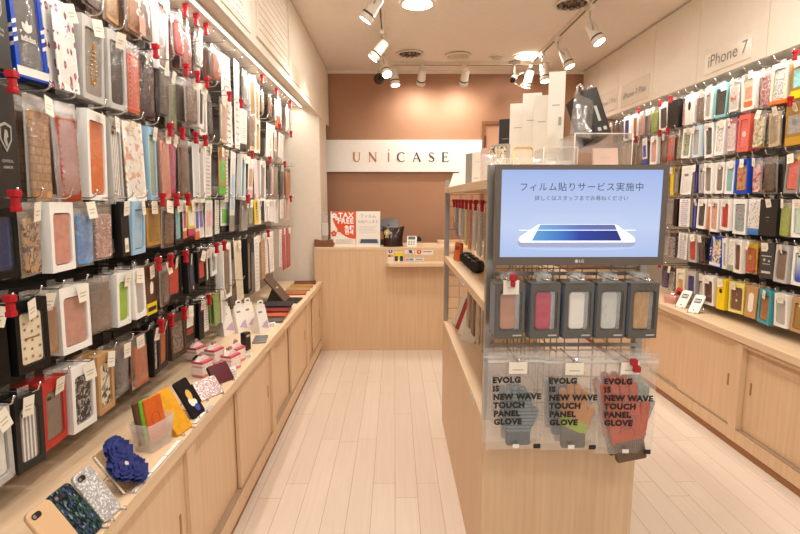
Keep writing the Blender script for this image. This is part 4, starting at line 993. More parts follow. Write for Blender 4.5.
# flower case
fc = thing('flower_case', 'phone case covered in navy fabric flowers with pearl edge', 'phone case', (-.725, 1.318, ZT), R(84))
M4 = Matrix.Rotation(-R(38), 4, 'X'); mb = MB(); mb.slab(.074, .14, .01, .012, 0, .07, 0); mb.xf(M4).build('shell', clear('tan', .3, .2, 20.), fc)
NAVY = plain('2b3474', .75)
rn = random.Random(5)
for (cx, cz, s) in ((.016, .108, .046), (-.014, .068, .042), (.02, .042, .044)):
    mb = MB()
    for ringk, (nn, rad, lift) in enumerate(((7, 1., .35), (6, .82, .6), (5, .6, .85), (3, .38, 1.))):
        for k in range(nn):
            a = 2*PI*(k+.5*ringk)/nn+rn.uniform(-.2, .2); ca, sa = math.cos(a), math.sin(a); b0 = len(mb.v)
            for i in range(4):
                for j in range(4):
                    u = j/3*2-1; v = i/3; rr_ = s*rad*(.1+.9*v); wd = s*.8*rad*math.sin(PI*min(1, .15+v*.75))*u; hh = s*lift*.6+s*.35*v*v*(1-lift)+s*.12*math.sin(u*4+k)*v
                    mb.v.append((cx+ca*rr_-sa*wd, -.004-hh, cz+sa*rr_+ca*wd))
            for i in range(3):
                for j in range(3): q = b0+i*4+j; mb.face((q, q+1, q+5, q+4), 0, True)
    mb.xf(M4).build('fabric_flower', NAVY, fc, fix=False)
mb = MB()
for i in range(22): mb.ball((-.041, -.003, .01+.0058*i), .0034, 6, 4)
for k in range(5): mb.ball((.0+.004*math.cos(k*1.26), -.03, .068+.004*math.sin(k*1.26)), .003, 6, 4)
mb.xf(M4).build('pearl_trim', plain('ece4d6', .2), fc)
clearstand(fc, .07, .1, .05)
# frosted bin with three folios
bn = thing('frosted_bin', 'frosted plastic bin holding brown, green and orange folios', 'bin', (-.785, 1.56, ZT), R(74))
O1 = rr(.118, .085, .012); mb = MB(); n = len(O1)
for k, (s, z) in enumerate(((.8, 0), (1, .095), (.96, .095), (.77, .003))): mb.v += [(x*s, y*s, z) for x, y in O1]
for k in range(3):
    for i in range(n): j = (i+1) % n; mb.face((k*n+i, k*n+j, (k+1)*n+j, (k+1)*n+i), 0, True)
mb.face(range(n)); mb.build('tub', clear('white', .28, .1, 5.), bn)
for lb, dx, dy, c in (('brown folio standing in the frosted bin behind the green one', -.012, .016, '6a4a34'), ('bright green folio standing in the frosted bin', 0, .002, '7fbf3a'), ('orange folio with embossed outline standing in the frosted bin', .01, -.013, 'e0702c')):
    t = thing('folio_case', lb, 'folio case', (-.778-dx*.2-dy*.75, 1.56+dy*.3+dx*1.4, ZT+.02), R(72), 'folios in the frosted bin', rx=R(-8))
    MB().slab(.074, .142, .006, .008, 0, .071, 0).build('front_cover', pattern('leather:'+c), t); MB().slab(.074, .142, .006, .008, 0, .071, .0075).build('back_cover', pattern('leather:'+c), t); MB().box(-.0375, -.033, .0, .013, .003, .139).build('spine', pattern('leather:'+c), t, bevel=.0015)
    if 'orange' in lb: MB().ring(ell(.018, .022, 0, .07), ell(.0165, .0205, 0, .07), -.0008, 0).build('embossed_mark', plain('b4531f', .5), t)
LT = lambda c: pattern('leather:'+c)
leaner('folio_case', 'bright yellow folio leaning beside the frosted bin', 'folio case', -.722, 1.66, 78, 33, .085, .165, .014, LT('e6a81c'), .007, False, None, None, LT('cf9214'))
def p_fig(t, b, M4):
    mb = MB(); mb.flat(ell(.015, .022, 0, .085), -.0008, 0).flat(ell(.02, .014, .002, .052), -.001, 1).flat(ell(.014, .014, .008, .03), -.0012, 2).flat(ell(.009, .012, -.012, .062), -.0014, 3); mb.xf(M4).build('painted_patches', [plain('e2b860', .4), plain('f1ead9', .4), plain('3b57a4', .4), plain('f1ead9', .4)], b, fix=False)
leaner('phone_case', 'black phone case with cream and blue painted patches', 'phone case', -.722, 1.79, 80, 30, .078, .15, .011, plain('1c1a1c', .3), .01, False, p_fig)
leaner('folio_case', 'pink glitter folio leaning on the worktop beside burgundy folio', 'folio case', -.735, 1.965, 62, 40, .115, .085, .016, pattern('glitter:caa9a6'), .007, False, None, None, plain('2a2020'))
leaner('folio_case', 'glossy burgundy folio leaning between glitter folio and price card', 'folio case', -.74, 2.13, 58, 36, .1, .09, .014, plain('642a34', .2), .007, False, None, None, plain('3a161c'))
def pricecard(label, x, y, w, h, yaw, lean=25):
    t = thing('price_card', label, 'price card', (x, y, ZT), R(yaw)); M4 = Matrix.Rotation(-R(lean), 4, 'X')
    mb = MB(); mb.box(-w/2, w/2, 0, .0015, .001, h); mb.xf(M4).build('card', plain('f5f0e6', .4), t)
    mb = MB()
    for k in range(3): mb.flat([(-w*.35, h*(.25+.22*k)), (w*.3, h*(.25+.22*k)), (w*.3, h*(.31+.22*k)), (-w*.35, h*(.31+.22*k))], -.0008)
    mb.xf(M4).build('print', plain('8c857b', .5), t, fix=False)
    mb = MB(); mb.prism([(0, 0), (.02, 0), (.006, h*.6)], -w*.4, w*.4); mb.xf(Matrix.Rotation(PI/2, 4, 'Z') @ Matrix.Identity(4)).build('clear_foot', clear('white', .25, .15, 5.), t)
pricecard('small white price card standing beside the burgundy folio', -.722, 2.185, .05, .05, 55)
pricecard('small white price card beside the black gadget block', -.735, 2.47, .045, .022, 60); pricecard('tiny white price tent on the worktop before flat cases', -.765, 3.09, .05, .03, 40)
def strip(label, ya, yb):
    t = thing('price_strip', label, 'price strip', (-.716, (ya+yb)/2, ZT), PI/2); L = yb-ya
    MB().box(-L/2, L/2, -.009, .009, 0, .0025).build('holder', clear('white', .4, .15, 5.), t); mb = MB()
    for k in range(int(L/.1)): mb.poly([(-L/2+.002+.1*k, -.007, .003), (-L/2+.099+.1*k, -.007, .003), (-L/2+.099+.1*k, .007, .003), (-L/2+.002+.1*k, .007, .003)])
    mb.build('printed_inserts', plain('efe8dc', .5), t, fix=False)
strip('clear price strip along the worktop edge below the flower case', 1.29, 1.6); strip('clear price strip along the worktop edge below the painted case', 1.72, 1.88)
# little gift cartons
CP = pattern('dots:f3e6dd,e9a9a4,d98c90')
BX = [(-.875, 2.225, 'pink white gift carton at the front row, farther from the aisle'), (-.775, 2.31, 'pink white gift carton beside the white price card'), (-.885, 2.405, 'pink white gift carton behind, touching the black gadget'), (-.785, 2.425, 'pink white gift carton second along the worktop edge'), (-.985, 2.44, 'pink white gift carton at the back under the packets')]
t0 = None
for x, y, lb in BX:
    if t0 is None:
        t = thing('gift_carton', lb, 'gift carton', (x, y, ZT), R(70), 'pink and white gift cartons'); t0 = t
        MB().box(-.036, .036, -.03, .03, 0, .062).build('carton', CP, t, bevel=.002); MB().box(-.0365, .0365, -.0305, .0305, .062, .072).build('pink_lid', plain('cf5d6c', .4), t, bevel=.002)
        MB().prism([(-.0365, 0), (.0365, 0), (.01, .02), (-.01, .02)], -.012, .012).xf(Matrix.Translation((0, 0, .072))).build('gable', plain('f3e6dd', .45), t); MB().slab(.026, .024, .008, .01, 0, .097, -.004).build('handle', plain('b98a86', .5), t)
    else: dup(t0, lb, (x-t0.location.x, y-t0.location.y, 0))
gd = thing('gadget_block', 'upright black gadget on white card beside gift cartons', 'gadget', (-.775, 2.6, ZT), R(70))
MB().slab(.045, .095, .03, .006, 0, .0495, 0).build('body', plain('2a2725', .3), gd); MB().box(-.14, .02, .035, .1, 0, .012).build('white_card', plain('f3eee4', .4), gd); MB().flat(rr(.03, .012, .003, 0, .08), -.001).build('silver_mark', plain('b8b2a8', .3), gd, fix=False)
cl = thing('clip_gadget', 'small black looped gadget on top of the worktop cartons', 'gadget', (-.93, 2.33, ZT), .4)
MB().tube([(.028*math.cos(a/8*PI), .0, .03+.028*math.sin(a/8*PI)) for a in range(16)], .006, 8, closed=True).build('loop', plain('2a2725', .3), cl); MB().box(-.03, .03, -.018, .018, 0, .01).build('base', plain('2a2725', .4), cl, bevel=.003)
pd = thing('phone_tablet', 'flat grey glass phone lying on the worktop past the gadget', 'phone', (-.765, 2.8, ZT), R(8)); MB().slab(.075, .15, .008, .01, 0, 0, 0).xf(Matrix.Rotation(-PI/2, 4, 'X') @ Matrix.Translation((0, -.008, 0))).build('body', plain('8d8882', .15), pd); MB().flat(rr(.066, .12, .004, 0, 0), -.0008).xf(Matrix.Rotation(-PI/2, 4, 'X') @ Matrix.Translation((0, -.008, 0))).build('glass', plain('6a6a6c', .08), pd, fix=False)
# standing gable pouches
def pouch(x, y, yaw, label):
    t = thing('standing_pouch', label, 'pouch', (x, y, ZT), R(yaw), 'white standing pouches'); mb = MB(); w, d, h = .082, .06, .165
    for z, ww, dd in ((0, w, d), (.03, w*1.0, d*.95), (h*.86, w*.95, .008), (h, w*.8, .004)): mb.v += [(-ww/2, -dd/2, z), (ww/2, -dd/2, z), (ww/2, dd/2, z), (-ww/2, dd/2, z)]
    for k in range(3):
        for i in range(4): j = (i+1) % 4; mb.face((k*4+i, k*4+j, k*4+4+j, k*4+4+i))
    mb.face((3, 2, 1, 0)); mb.face((12, 13, 14, 15)); mb.build('pouch', plain('efe9df', .35), t)
    MB().slab(.05, .032, .004, .014, 0, h+.012, -.002).build('hang_tab', plain('efe9df', .35), t)
    MB().flat(rr(.022, .008, .004, 0, h+.014), -.003).build('hang_slot', plain('3d3835', .5), t, fix=False)
    mb = MB(); mb.flat([(-w*.3, .035), (w*.42, .02), (w*.42, .07), (w*.1, .06)], 0).flat([(-w*.3, .118), (w*.05, .118), (w*.05, .128), (-w*.3, .128)], 0, 1); 
    mb.v = [(a, -(d*.475-(d*.475-.004)*(c-.03)/(h*.86-.03))-.001, c) for a, b, c in mb.v]; mb.build('front_print', [plain('c9aec4', .4), plain('8b857f', .4)], t, fix=False)
pouch(-1.0, 2.92, 62, 'white standing pouch closest to the hanging packets'); pouch(-.94, 2.985, 62, 'white standing pouch with violet print, second from the packets'); pouch(-.905, 3.05, 62, 'white standing pouch, taller looking of the pair by tablets'); pouch(-.808, 2.98, 62, 'white standing pouch beside the tablet cases at the worktop edge')
# flat tablet cases
def flatcase(label, x, y, z, c, w=.2, l=.15, yaw=6, th=.012):
    t = thing('tablet_case', label, 'tablet case', (x, y, z), R(yaw), 'tablet cases laid flat'); S = Matrix.Rotation(-PI/2, 4, 'X')
    mb = MB(); mb.slab(w, l, th*.45, .008, 0, 0, -th, .001); mb.xf(S).build('top_cover', LT(c), t); mb = MB(); mb.slab(w, l, th*.45, .008, 0, 0, -th*.45, .001); mb.xf(S).build('back_cover', LT(c), t)
    MB().box(w/2-.004, w/2+.002, -l/2+.005, l/2-.005, 0, th).build('spine', LT(c), t, bevel=.002)
fan = [('grey tablet case lying foremost of the overlapping cases', 3.27, '6a6460'), ('orange tablet case lying between grey and red cases', 3.37, 'c8673a'), ('dark red tablet case lying between orange and black cases', 3.46, '8c2f30'), ('black tablet case lying flat behind the red one', 3.56, '2c2927')]
for k, (lb, y, c) in enumerate(fan): flatcase(lb, -.84, y, ZT+.0002+.013*k, c, .21, .17, 4)
flatcase('orange brown tablet case lying just past the propped tablet', -.85, 4.2, ZT, 'b5683a'); flatcase('tan tablet case lying third from the white pillar', -.85, 4.38, ZT, 'b99668'); flatcase('golden tablet case lying second from the white pillar', -.85, 4.55, ZT, 'b98c3a'); flatcase('dark red tablet case lying against the white pillar', -.85, 4.73, ZT, '7c2c2a')
tb = thing('propped_tablet', 'brown tablet propped up with keyboard on the worktop', 'tablet', (-.84, 3.9, ZT), R(88))
mb = MB(); mb.slab(.18, .245, .01, .01, 0, .1225, 0); mb.xf(Matrix.Translation((0, 0, .01)) @ Matrix.Rotation(R(-40), 4, 'X')).build('tablet_shell', plain('5a4638', .3), tb)
mb = MB(); mb.box(-.025, .025, -.001, 0, .12, .132); mb.xf(Matrix.Translation((0, 0, .01)) @ Matrix.Rotation(R(-40), 4, 'X')).build('silver_mark', plain('c9c2b8', .3), tb)
MB().box(-.1, .1, -.1, .01, 0, .008).build('keyboard', plain('4a413b', .5), tb, bevel=.003)
mb = MB()
for i in range(4):
    for j in range(8): mb.box(-.095+.024*j, -.076+.024*j, -.092+.024*i, -.073+.024*i, .008, .0105)
mb.build('keys', plain('2f2a27', .5), tb)
MB().prism([(.0, .0), (.13, 0), (.085, .11)], -.06, .06).xf(Matrix.Rotation(PI/2, 4, 'Z') @ Matrix.Translation((.02, 0, .0))).build('kickstand', plain('3a312b', .5), tb)

# ================================================================ worktop behind the screen
pb = thing('pink_bin', 'frosted pink bin on the worktop behind the screen', 'bin', (2.12, 3.76, .7055), R(-70)); mb = MB()
for k, (s, z) in enumerate(((.8, 0), (1, .07), (.95, .07), (.76, .003))): mb.v += [(x*s, y*s, z) for x, y in O1]
for k in range(3):
    for i in range(n): j = (i+1) % n; mb.face((k*n+i, k*n+j, (k+1)*n+j, (k+1)*n+i), 0, True)
mb.face(range(n)); mb.build('tub', clear('e8b8ac', .5, .12, 5.), pb)
rt_ = thing('red_packet', 'red printed packet leaning out of the pink bin', 'packet', (2.125, 3.75, .711), R(-60), None, R(-18), R(14)); MB().slab(.06, .12, .008, .006, 0, .06, 0).build('packet', plain('c83a30', .35), rt_); MB().flat(rr(.03, .03, .006, 0, .08), -.001).build('dark_print', plain('2a2320', .4), rt_, fix=False)
def p_clock(t, b, M4):
    mb = MB(); mb.flat(rr(.046, .034, .006, 0, .095), -.0008, 0)
    for k in range(4): mb.flat(rr(.006, .02, .001, -.015+.01*k, .095), -.0014, 1)
    mb.flat(ell(.006, .006, 0, .022, 14), -.0008, 2); mb.xf(M4).build('screen_print', [plain('3f3c3a', .3), plain('e8e2d8', .4), plain('8d8780', .4)], b, fix=False)
leaner('display_phone', 'white display phone leaning next to the pink bin', 'display phone', 2.085, 3.6, -62, 36, .075, .145, .009, plain('f2ede4', .25), .012, False, p_clock, z=.7055)
leaner('display_phone', 'white display phone with dark edge, under the white card', 'display phone', 2.075, 3.425, -62, 36, .075, .145, .009, plain('f2ede4', .25), .012, False, p_clock, None, plain('2a2725'), .7055)

# ================================================================ the island display
IX0, IX1, IY0, IY1 = .32, .885, 1.74, 3.28
isl = thing('display_island', 'pale wooden island cabinet carrying the screen, shelves and gloves', 'display cabinet', (.6025, 1.74, 0)); iw = (IX1-IX0)/2; il = IY1-IY0
MB().box(-iw, iw, 0, il, 0, .672).build('base_cabinet', wood('z'), isl, bevel=.002); MB().box(-iw, iw, -.002, il, .672, .70).build('base_top', wood('y', 1), isl, bevel=.002)
ALU = plain('b4afa8', .32, .7)
for px in (-iw+.014, iw-.014):
    for py in (.02, il-.03): MB().box(px-.013, px+.013, py-.016, py+.016, .70, 1.612).build('upright', ALU, isl)
MB().box(-iw, iw, .04, il-.0, 1.095, 1.13).build('shelf', wood('y', 1), isl, bevel=.002); MB().box(-iw, iw, .04, il-.0, 1.53, 1.565).build('shelf', wood('y', 1), isl, bevel=.002)
def wiregrid(name, x0, x1, z0, z1, y, step, parent, axis='x'):
    mb = MB(); n = int(round((x1-x0)/step)); k = int(round((z1-z0)/step))
    for i in range(n+1): x = x0+(x1-x0)*i/n; mb.tube([(x, y, z0), (x, y, z1)], .0022, 5)
    for i in range(k+1): z = z0+(z1-z0)*i/k; mb.tube([(x0, y-.003, z), (x1, y-.003, z)], .0022, 5)
    if axis == 'y': mb.v = [(b, a, c) for a, b, c in mb.v]
    return mb.build(name, ALU, parent)
wiregrid('wire_grid', -iw+.03, iw-.03, .72, 1.6, -.004, .05, isl); wiregrid('wire_grid', -iw+.03, iw-.03, .71, 1.52, il-.03, .075, isl); wiregrid('wire_grid', .08, il-.06, .71, 1.52, 0.0, .075, isl, 'y')
# goods hanging inside, facing the aisle
hr = thing('hook_rail', 'chrome hook bar with red locks under the island shelf', 'hook rail', (.598, 1.9, 1.478))
MB().box(-.02, -.004, -.02, 1.28, -.01, .01).build('bar', ALU, hr)
G9 = [(3.17, 'd5cec4', .17, 'pale pouch with tan foot hanging at the island far end', 'white'), (3.06, '8a8178', .2, 'smoky grey packet hanging second from island far end', 'grey'), (2.93, 'efe8dc', .19, 'white card packet hanging inside island, third from its end', 'white'),
      (2.8, 'c7c0b6', .2, 'silver grey packet hanging inside the island beside yellow edge', 'grey'), (2.68, 'e2c25a', .22, 'yellow edged packet hanging inside the island shelves', 'white'), (2.54, 'cf6c38', .23, 'orange packet hanging inside the island shelves', 'white'), (2.4, 'd8d2c8', .22, 'pale grey packet hanging beside the orange island packet', 'white'), (2.25, 'b9b2a8', .23, 'grey white packet hanging near the island front post', 'white'), (2.08, '9a9086', .23, 'brownish grey packet hanging right behind the island front post', 'grey')]
for y, c, h, lb, tn in G9:
    t = thing('hanging_packet', lb, 'packet', (.375, y, 1.47-h), -PI/2, 'packets hanging inside the island'); MB().slab(.07, h-.03, .008, .006, 0, (h-.03)/2+.004, 0).build('case', pattern('leather:'+c) if tn != 'white' else plain(c, .4), t); bag_mb(.088, h, .02, -.006).build('clear_bag', clear(tn, .12, .2, 70.), t, fix=False)
    if 'tan foot' in lb: MB().flat([(-.034, .006), (.034, .006), (.034, .05), (-.034, .05)], -.001).build('tan_foot', plain('b88a5e', .4), t, fix=False)
    mb = MB(); mb.tube([(-.01, y-1.9, 0), (-.238, y-1.9, 0), (-.246, y-1.9, .014)], .0026, 6); hk = mb.build('hook', HK, hr)
    if y < 3.15: mb = MB(); mb.box(-.25, -.23, y-1.9-.0095, y-1.9+.0095, -.006, .014).box(-.247, -.233, y-1.9-.008, y-1.9+.008, -.034, -.006); mb.build('hook_lock', LOCKM, hk, bevel=.004)
ob = thing('orange_box', 'flat orange packet standing on the island middle shelf', 'packet', (.365, 2.98, 1.131), R(-70), None, R(-6)); MB().slab(.075, .11, .018, .008, 0, .055, 0).build('packet', pattern('leather:e0702c'), ob); MB().flat(rr(.05, .02, .004, 0, .075), -.001).build('print', plain('8a3c18', .4), ob, fix=False)
t0 = None
for k, (y, lb) in enumerate(((2.86, 'black rounded case on the island shelf beside the orange packet'), (2.74, 'black rounded case second from the orange packet'), (2.62, 'black rounded case third from the orange packet'), (2.48, 'black rounded case on the shelf nearest the screen post'))):
    lb = lb.replace('nearest', 'closest to') if 0 else lb.replace(' nearest the', ' by the')
    if t0 is None:
        t0 = t = thing('rounded_case', lb, 'case', (.39, y, 1.131), R(-60), 'black rounded cases'); mb = MB(); mb.slab(.075, .062, .04, .026, 0, .031, 0, .008); mb.build('shell', plain('1f1d1c', .35), t); MB().ring(rr(.077, .064, .027, 0, .031), rr(.0745, .0615, .0255, 0, .031), .019, .022).build('zip', plain('4a4642', .3, .5), t)
    else: dup(t0, lb, (0, y-t0.location.y, 0))
for k, (y, c, lb) in enumerate(((3.1, 'e9e2d6', 'white booklet leaning on the island base, farther one'), (2.98, 'b5463a', 'red edged booklet leaning between white booklets'), (2.86, 'eee7dc', 'white booklet leaning on the island base, middle one'), (2.74, 'e6ddd0', 'cream booklet leaning closest to the brown island packets'))):
    t = thing('leaning_booklet', lb, 'booklet', (.4, y, .7005), R(-50), 'booklets leaning on the island base', R(-20), R(8)); MB().slab(.1, .2, .004, .004, 0, .1, 0).build('cover', plain(c, .4), t); MB().box(-.048, .048, .0042, .009, .002, .198).build('pages', plain('efe8da', .6), t)
for k, (y, c, lb) in enumerate(((2.6, 'b79a74', 'tan packet hanging low beside the leaning booklets'), (2.45, '8a6a4a', 'brown packet hanging low inside the island, middle one'), (2.3, 'c9b596', 'beige packet hanging low inside the island'), (2.13, '6f5a48', 'dark brown packet hanging low behind the front post'))):
    t = thing('hanging_packet', lb, 'packet', (.385, y, .82), -PI/2, 'packets hanging inside the island'); MB().slab(.075, .2, .01, .006, 0, .104, 0).build('case', pattern('leather:'+c), t); bag_mb(.09, .245, .02, -.005).build('clear_bag', clear('white', .12, .2, 70.), t, fix=False)
hr2 = thing('hook_rail', 'chrome hook bar low inside the island with one red lock', 'hook rail', (.598, 1.9, 1.055)); MB().box(-.02, -.004, -.02, 1.28, -.01, .01).build('bar', ALU, hr2)
for y in (2.6, 2.45, 2.3, 2.13):
    hk = MB().tube([(-.01, y-1.9, 0), (-.19, y-1.9, 0), (-.2, y-1.9, .014)], .0026, 6).build('hook', HK, hr2)
    if y == 2.6: MB().box(-.21, -.19, y-1.9-.01, y-1.9+.01, -.006, .014).box(-.207, -.193, y-1.9-.008, y-1.9+.008, -.034, -.006).build('hook_lock', LOCKM, hk, bevel=.004)
def shelf_label(label, y, z, l):
    t = thing('shelf_label', label, 'shelf label', (IX0-.0015, y, z), -PI/2); MB().box(-l/2, l/2, -.001, 0, 0, .024).build('card', plain('f4eee4', .4), t); mb = MB(); mb.flat([(-l*.4, .008), (l*.3, .008), (l*.3, .011), (-l*.4, .011)], -.0016).flat([(-l*.4, .015), (l*.4, .015), (l*.4, .018), (-l*.4, .018)], -.0016); mb.build('print', plain('a59d92', .5), t, fix=False)
shelf_label('white shelf label on the island middle shelf edge', 2.35, 1.1, .16); shelf_label('white shelf label on the island base edge, farther one', 2.72, .672, .1); shelf_label('white shelf label on the island base edge beside the gloves', 1.98, .672, .1)

# ---------------------------------------------------------------- goods on top of the island
ZS = 1.5655
def frontcard(name, label, cat, x, y, w, h, d, mat, rz=0, lean=0, group=None, extra=None):
    t = thing(name, label, cat, (x, y, ZS), R(rz), group, -R(lean)); MB().box(-w/2, w/2, 0, d, 0, h).build('panel' if d < .02 else 'carton', mat, t, bevel=.0015)
    MB().flat([(-w*.25, h*.7), (w*.2, h*.7), (w*.2, h*.708), (-w*.25, h*.708)], -.001).flat([(-w*.32, h*.2), (w*.1, h*.2), (w*.1, h*.22), (-w*.32, h*.22)], -.001).build('print', plain('b5aea4', .5), t, fix=False)
    if extra: extra(t)
    return t
frontcard('display_card', 'small white card tilted at the island top far end', 'card', .36, 3.13, .07, .1, .006, WS, -40, 30, 'white cards on island top'); frontcard('display_card', 'small white card tilted second from island top far end', 'card', .38, 2.98, .07, .11, .006, WS, -40, 28, 'white cards on island top')
frontcard('display_box', 'grey edged clear box standing on the island shelf edge', 'box', .40, 2.74, .07, .17, .03, plain('a49d94', .35), -60); frontcard('display_box', 'white box with dark print standing on the island shelf edge', 'box', .42, 2.6, .075, .165, .03, WS, -50)
frontcard('display_box', 'pink white box standing on the island top, next to screen', 'box', .44, 2.46, .075, .17, .03, plain('dfc3b8', .4), -50); frontcard('display_box', 'silver box standing on the island top just behind screen corner', 'box', .47, 2.32, .08, .175, .03, plain('b7b0a7', .3), -40); frontcard('display_box', 'brown print box standing on island top behind the screen corner', 'box', .43, 2.2, .07, .15, .03, pattern('blotch:cream,brown2'), -50)
frontcard('display_box', 'tall dark topped box with pale blue side on island top', 'box', .585, 2.72, .075, .345, .06, plain('3a3734', .4), -30, 0, None, lambda t: MB().box(-.04, -.0385, .004, .056, .2, .32).build('blue_side', plain('b4c8d8', .4), t))
for k, (x, y, w, zt, lb) in enumerate(((.596, 2.5, .08, 1.95, 'white display board standing leftmost'), (.634, 2.4, .085, 1.978, 'white display board second of the row'), (.655, 2.3, .075, 1.949, 'low white display board third of the row'), (.69, 2.22, .068, 2.03, 'tallest white display board on island top, under spotlight'))):
    lb = ['white display board with print, beside the dark topped box', 'white display board with dark emblem, second in from dark box', 'white display board standing in front of the tallest board', lb][k]
    frontcard('display_board', lb, 'display board', x, y, w, zt-ZS, .012, WS, -16, 0, 'white display boards', (lambda t, w=w, k=k: MB().flat(rr(.012, .035, .003, w*.25, .26), -.0012).build('emblem', plain('b5ada2', .4), t, fix=False)) if k in (1, 3) else None)
def riser(label, x, y, w, d, h):
    t = thing('acrylic_riser', label, 'display riser', (x, y, ZS)); AC = clear('white', .14, .14, 2.); MB().box(-w/2, w/2, 0, d, h-.004, h).build('top_sheet', AC, t); MB().box(-w/2, -w/2+.004, 0, d, 0, h-.004).build('side_sheet', AC, t); MB().box(w/2-.004, w/2, 0, d, 0, h-.004).build('side_sheet', AC, t); MB().box(-w/2+.004, w/2-.004, d-.004, d, 0, h-.004).build('back_sheet', AC, t)
    MB().tube([(-w/2, 0, h), (w/2, 0, h)], .0018, 5).tube([(-w/2, 0, 0), (-w/2, 0, h)], .0018, 5).tube([(w/2, 0, 0), (w/2, 0, h)], .0018, 5).build('bright_edges', plain('efe6d8', .2), t)
riser('clear acrylic riser above the screen carrying the black leaning box', .755, 1.86, .21, .17, .165); riser('lower clear acrylic riser above the screen beside white boards', .63, 1.95, .13, .14, .125)
t = frontcard('display_box', 'pale pink folded packet inside the acrylic riser above screen', 'packet', .79, 1.9, .09, .13, .02, plain('e6c8b6', .4), -8, 20)
bb = thing('leaning_box', 'black flat box leaning back on top of the acrylic riser', 'box', (.79, 1.94, ZS+.166), R(12), None, R(-14), R(-14)); MB().box(-.032, .032, 0, .13, 0, .19).build('carton', plain('3c3935', .35), bb, bevel=.002)
MB().flat([(-.006, .06), (.006, .06), (.006, .12), (-.006, .12)], -.001).flat(rr(.014, .014, .002, -.012, .03), -.001).flat(rr(.014, .014, .002, .012, .03), -.001).build('print', plain('c4beb4', .4), bb, fix=False)
ts = thing('clear_bag_stand', 'crumpled clear bag with two loops leaning beside the black box', 'clear bag', (.70, 1.93, ZS+.166), R(8), None, R(-14), R(12)); bag_mb(.09, .17, .06, -.02).build('bag', clear('white', .12, .2, 60.), ts, fix=False)
MB().tube([(-.035, .01, .165), (-.035, .01, .195), (-.025, .01, .205), (-.015, .01, .195), (-.012, .01, .165)], .004, 6).tube([(.005, .01, .165), (.008, .01, .2), (.02, .01, .21), (.03, .01, .195), (.03, .01, .165)], .004, 6).build('loops', clear('white', .4, .3, 20.), ts)
gc = leaner('clear_case', 'clear gold rimmed phone case leaning above the screen corner', 'phone case', .49, 1.95, -12, 30, .075, .15, .009, clear('cream', .25, .1, 30.), .014, False, lambda t, b, M4: MB().ring(rr(.077, .152, .015, 0, .075), rr(.07, .145, .012, 0, .075), -.001, .01).xf(M4).build('gold_rim', plain('d9b878', .25, .6), b), z=ZS)
t0 = None
for x, y, h, lb in ((.385, 2.06, .12, 'smoky clear case packet leaning above the screen left corner'.replace('left ', 'post ')), (.44, 2.0, .1, 'crumpled clear packet lying above the screen, first from post'), (.55, 1.9, .09, 'crumpled clear packet above the screen beside gold rimmed case'), (.6, 1.86, .075, 'crumpled clear packet above the screen by the low riser')):
    t = thing('clear_packet', lb, 'packet', (x, y, ZS), R(-20), 'clear packets on island top', R(-20)); bag_mb(.09, h, .05, -.02).build('bag', clear('white', .18, .05, 60.), t, fix=False); MB().slab(.06, h*.7, .006, .006, 0, h*.4, 0).build('insert', plain('cdbfae', .4), t)

# ---------------------------------------------------------------- the screen
tv = thing('television', 'flat television with pale blue film service picture on island end', 'television', (.611, 1.655, 1.279)); W, H = .562, .328
BZ_ = plain('6d635a', .35)
MB().ring([(-W/2, 0), (W/2, 0), (W/2, H), (-W/2, H)], [(-W/2+.017, .027), (W/2-.017, .027), (W/2-.017, H-.016), (-W/2+.017, H-.016)], 0, .03).build('bezel', BZ_, tv)
MB().box(-W/2+.003, W/2-.003, .026, .045, .003, H-.003).build('back_cover', plain('3a3632', .5), tv); MB().box(-.1, .1, .044, .075, .06, .24).build('wall_mount', plain('2c2926', .5), tv)
def screen_mat():
    m, nt, b = mk('lit_screen'); s = nd(nt, 'ShaderNodeSeparateXYZ', {0: coord(nt, 'Generated')}); g = ramp(nt, s.outputs[2], [(0, lin('b4c6ec')), (.35, lin('c6d3f2')), (1, lin('a9bdea'))])
    b.inputs['Base Color'].default_value = (.02, .02, .02, 1); b.inputs['Roughness'].default_value = .25; nt.links.new(g, b.inputs['Emission Color']); b.inputs['Emission Strength'].default_value = .92; return m
x0, x1, z0, z1 = -W/2+.017, W/2-.017, .027, H-.016
MB().box(x0, x1, .006, .02, z0, z1).build('screen', screen_mat(), tv)
SXY = lambda u, v: (x0+(x1-x0)*u, z1-(z1-z0)*v)
def fit(mb, body, width, cx, cz, y, m=0, bold=0.):
    V, _ = text_geo(body, 1., bold); ww = max(p[0] for p in V)-min(p[0] for p in V); mxc = (max(p[0] for p in V)+min(p[0] for p in V))/2; b = len(mb.v); mb.text(body, 1., 0, 0, 0, m, bold); k = width/ww
    for i in range(b, len(mb.v)): p = mb.v[i]; mb.v[i] = (cx+(p[0]-mxc)*k, y, cz+p[2]*k)
mb = MB(); cx, cz = SXY(.5, .2); fit(mb, 'フィルム貼りサービス実施中', (x1-x0)*.76, cx, cz, .0052, 0, .003); cx, cz = SXY(.5, .325); fit(mb, '詳しくはスタッフまでお尋ねください', (x1-x0)*.58, cx, cz, .0052, 0, .002)
mb.build('screen_lettering', emit('474c5e', .5), tv, fix=False)
def pp(*uv): return [SXY(*p) for p in uv]
mb = MB()
mb.flat(pp((.105, .86), (.12, .9), (.3, .92), (.7, .92), (.85, .9), (.862, .85), (.5, .8)), .0057, 4)
mb.flat(pp((.112, .81), (.118, .87), (.14, .885), (.5, .89), (.82, .885), (.848, .87), (.852, .81)), .0055, 1)
mb.flat(pp((.115, .8), (.125, .765), (.235, .625), (.25, .62), (.715, .62), (.73, .63), (.84, .765), (.852, .81), (.845, .83), (.13, .83)), .0053, 0)
mb.flat(pp((.25, .625), (.715, .625), (.765, .81), (.2, .81)), .0051, 2); mb
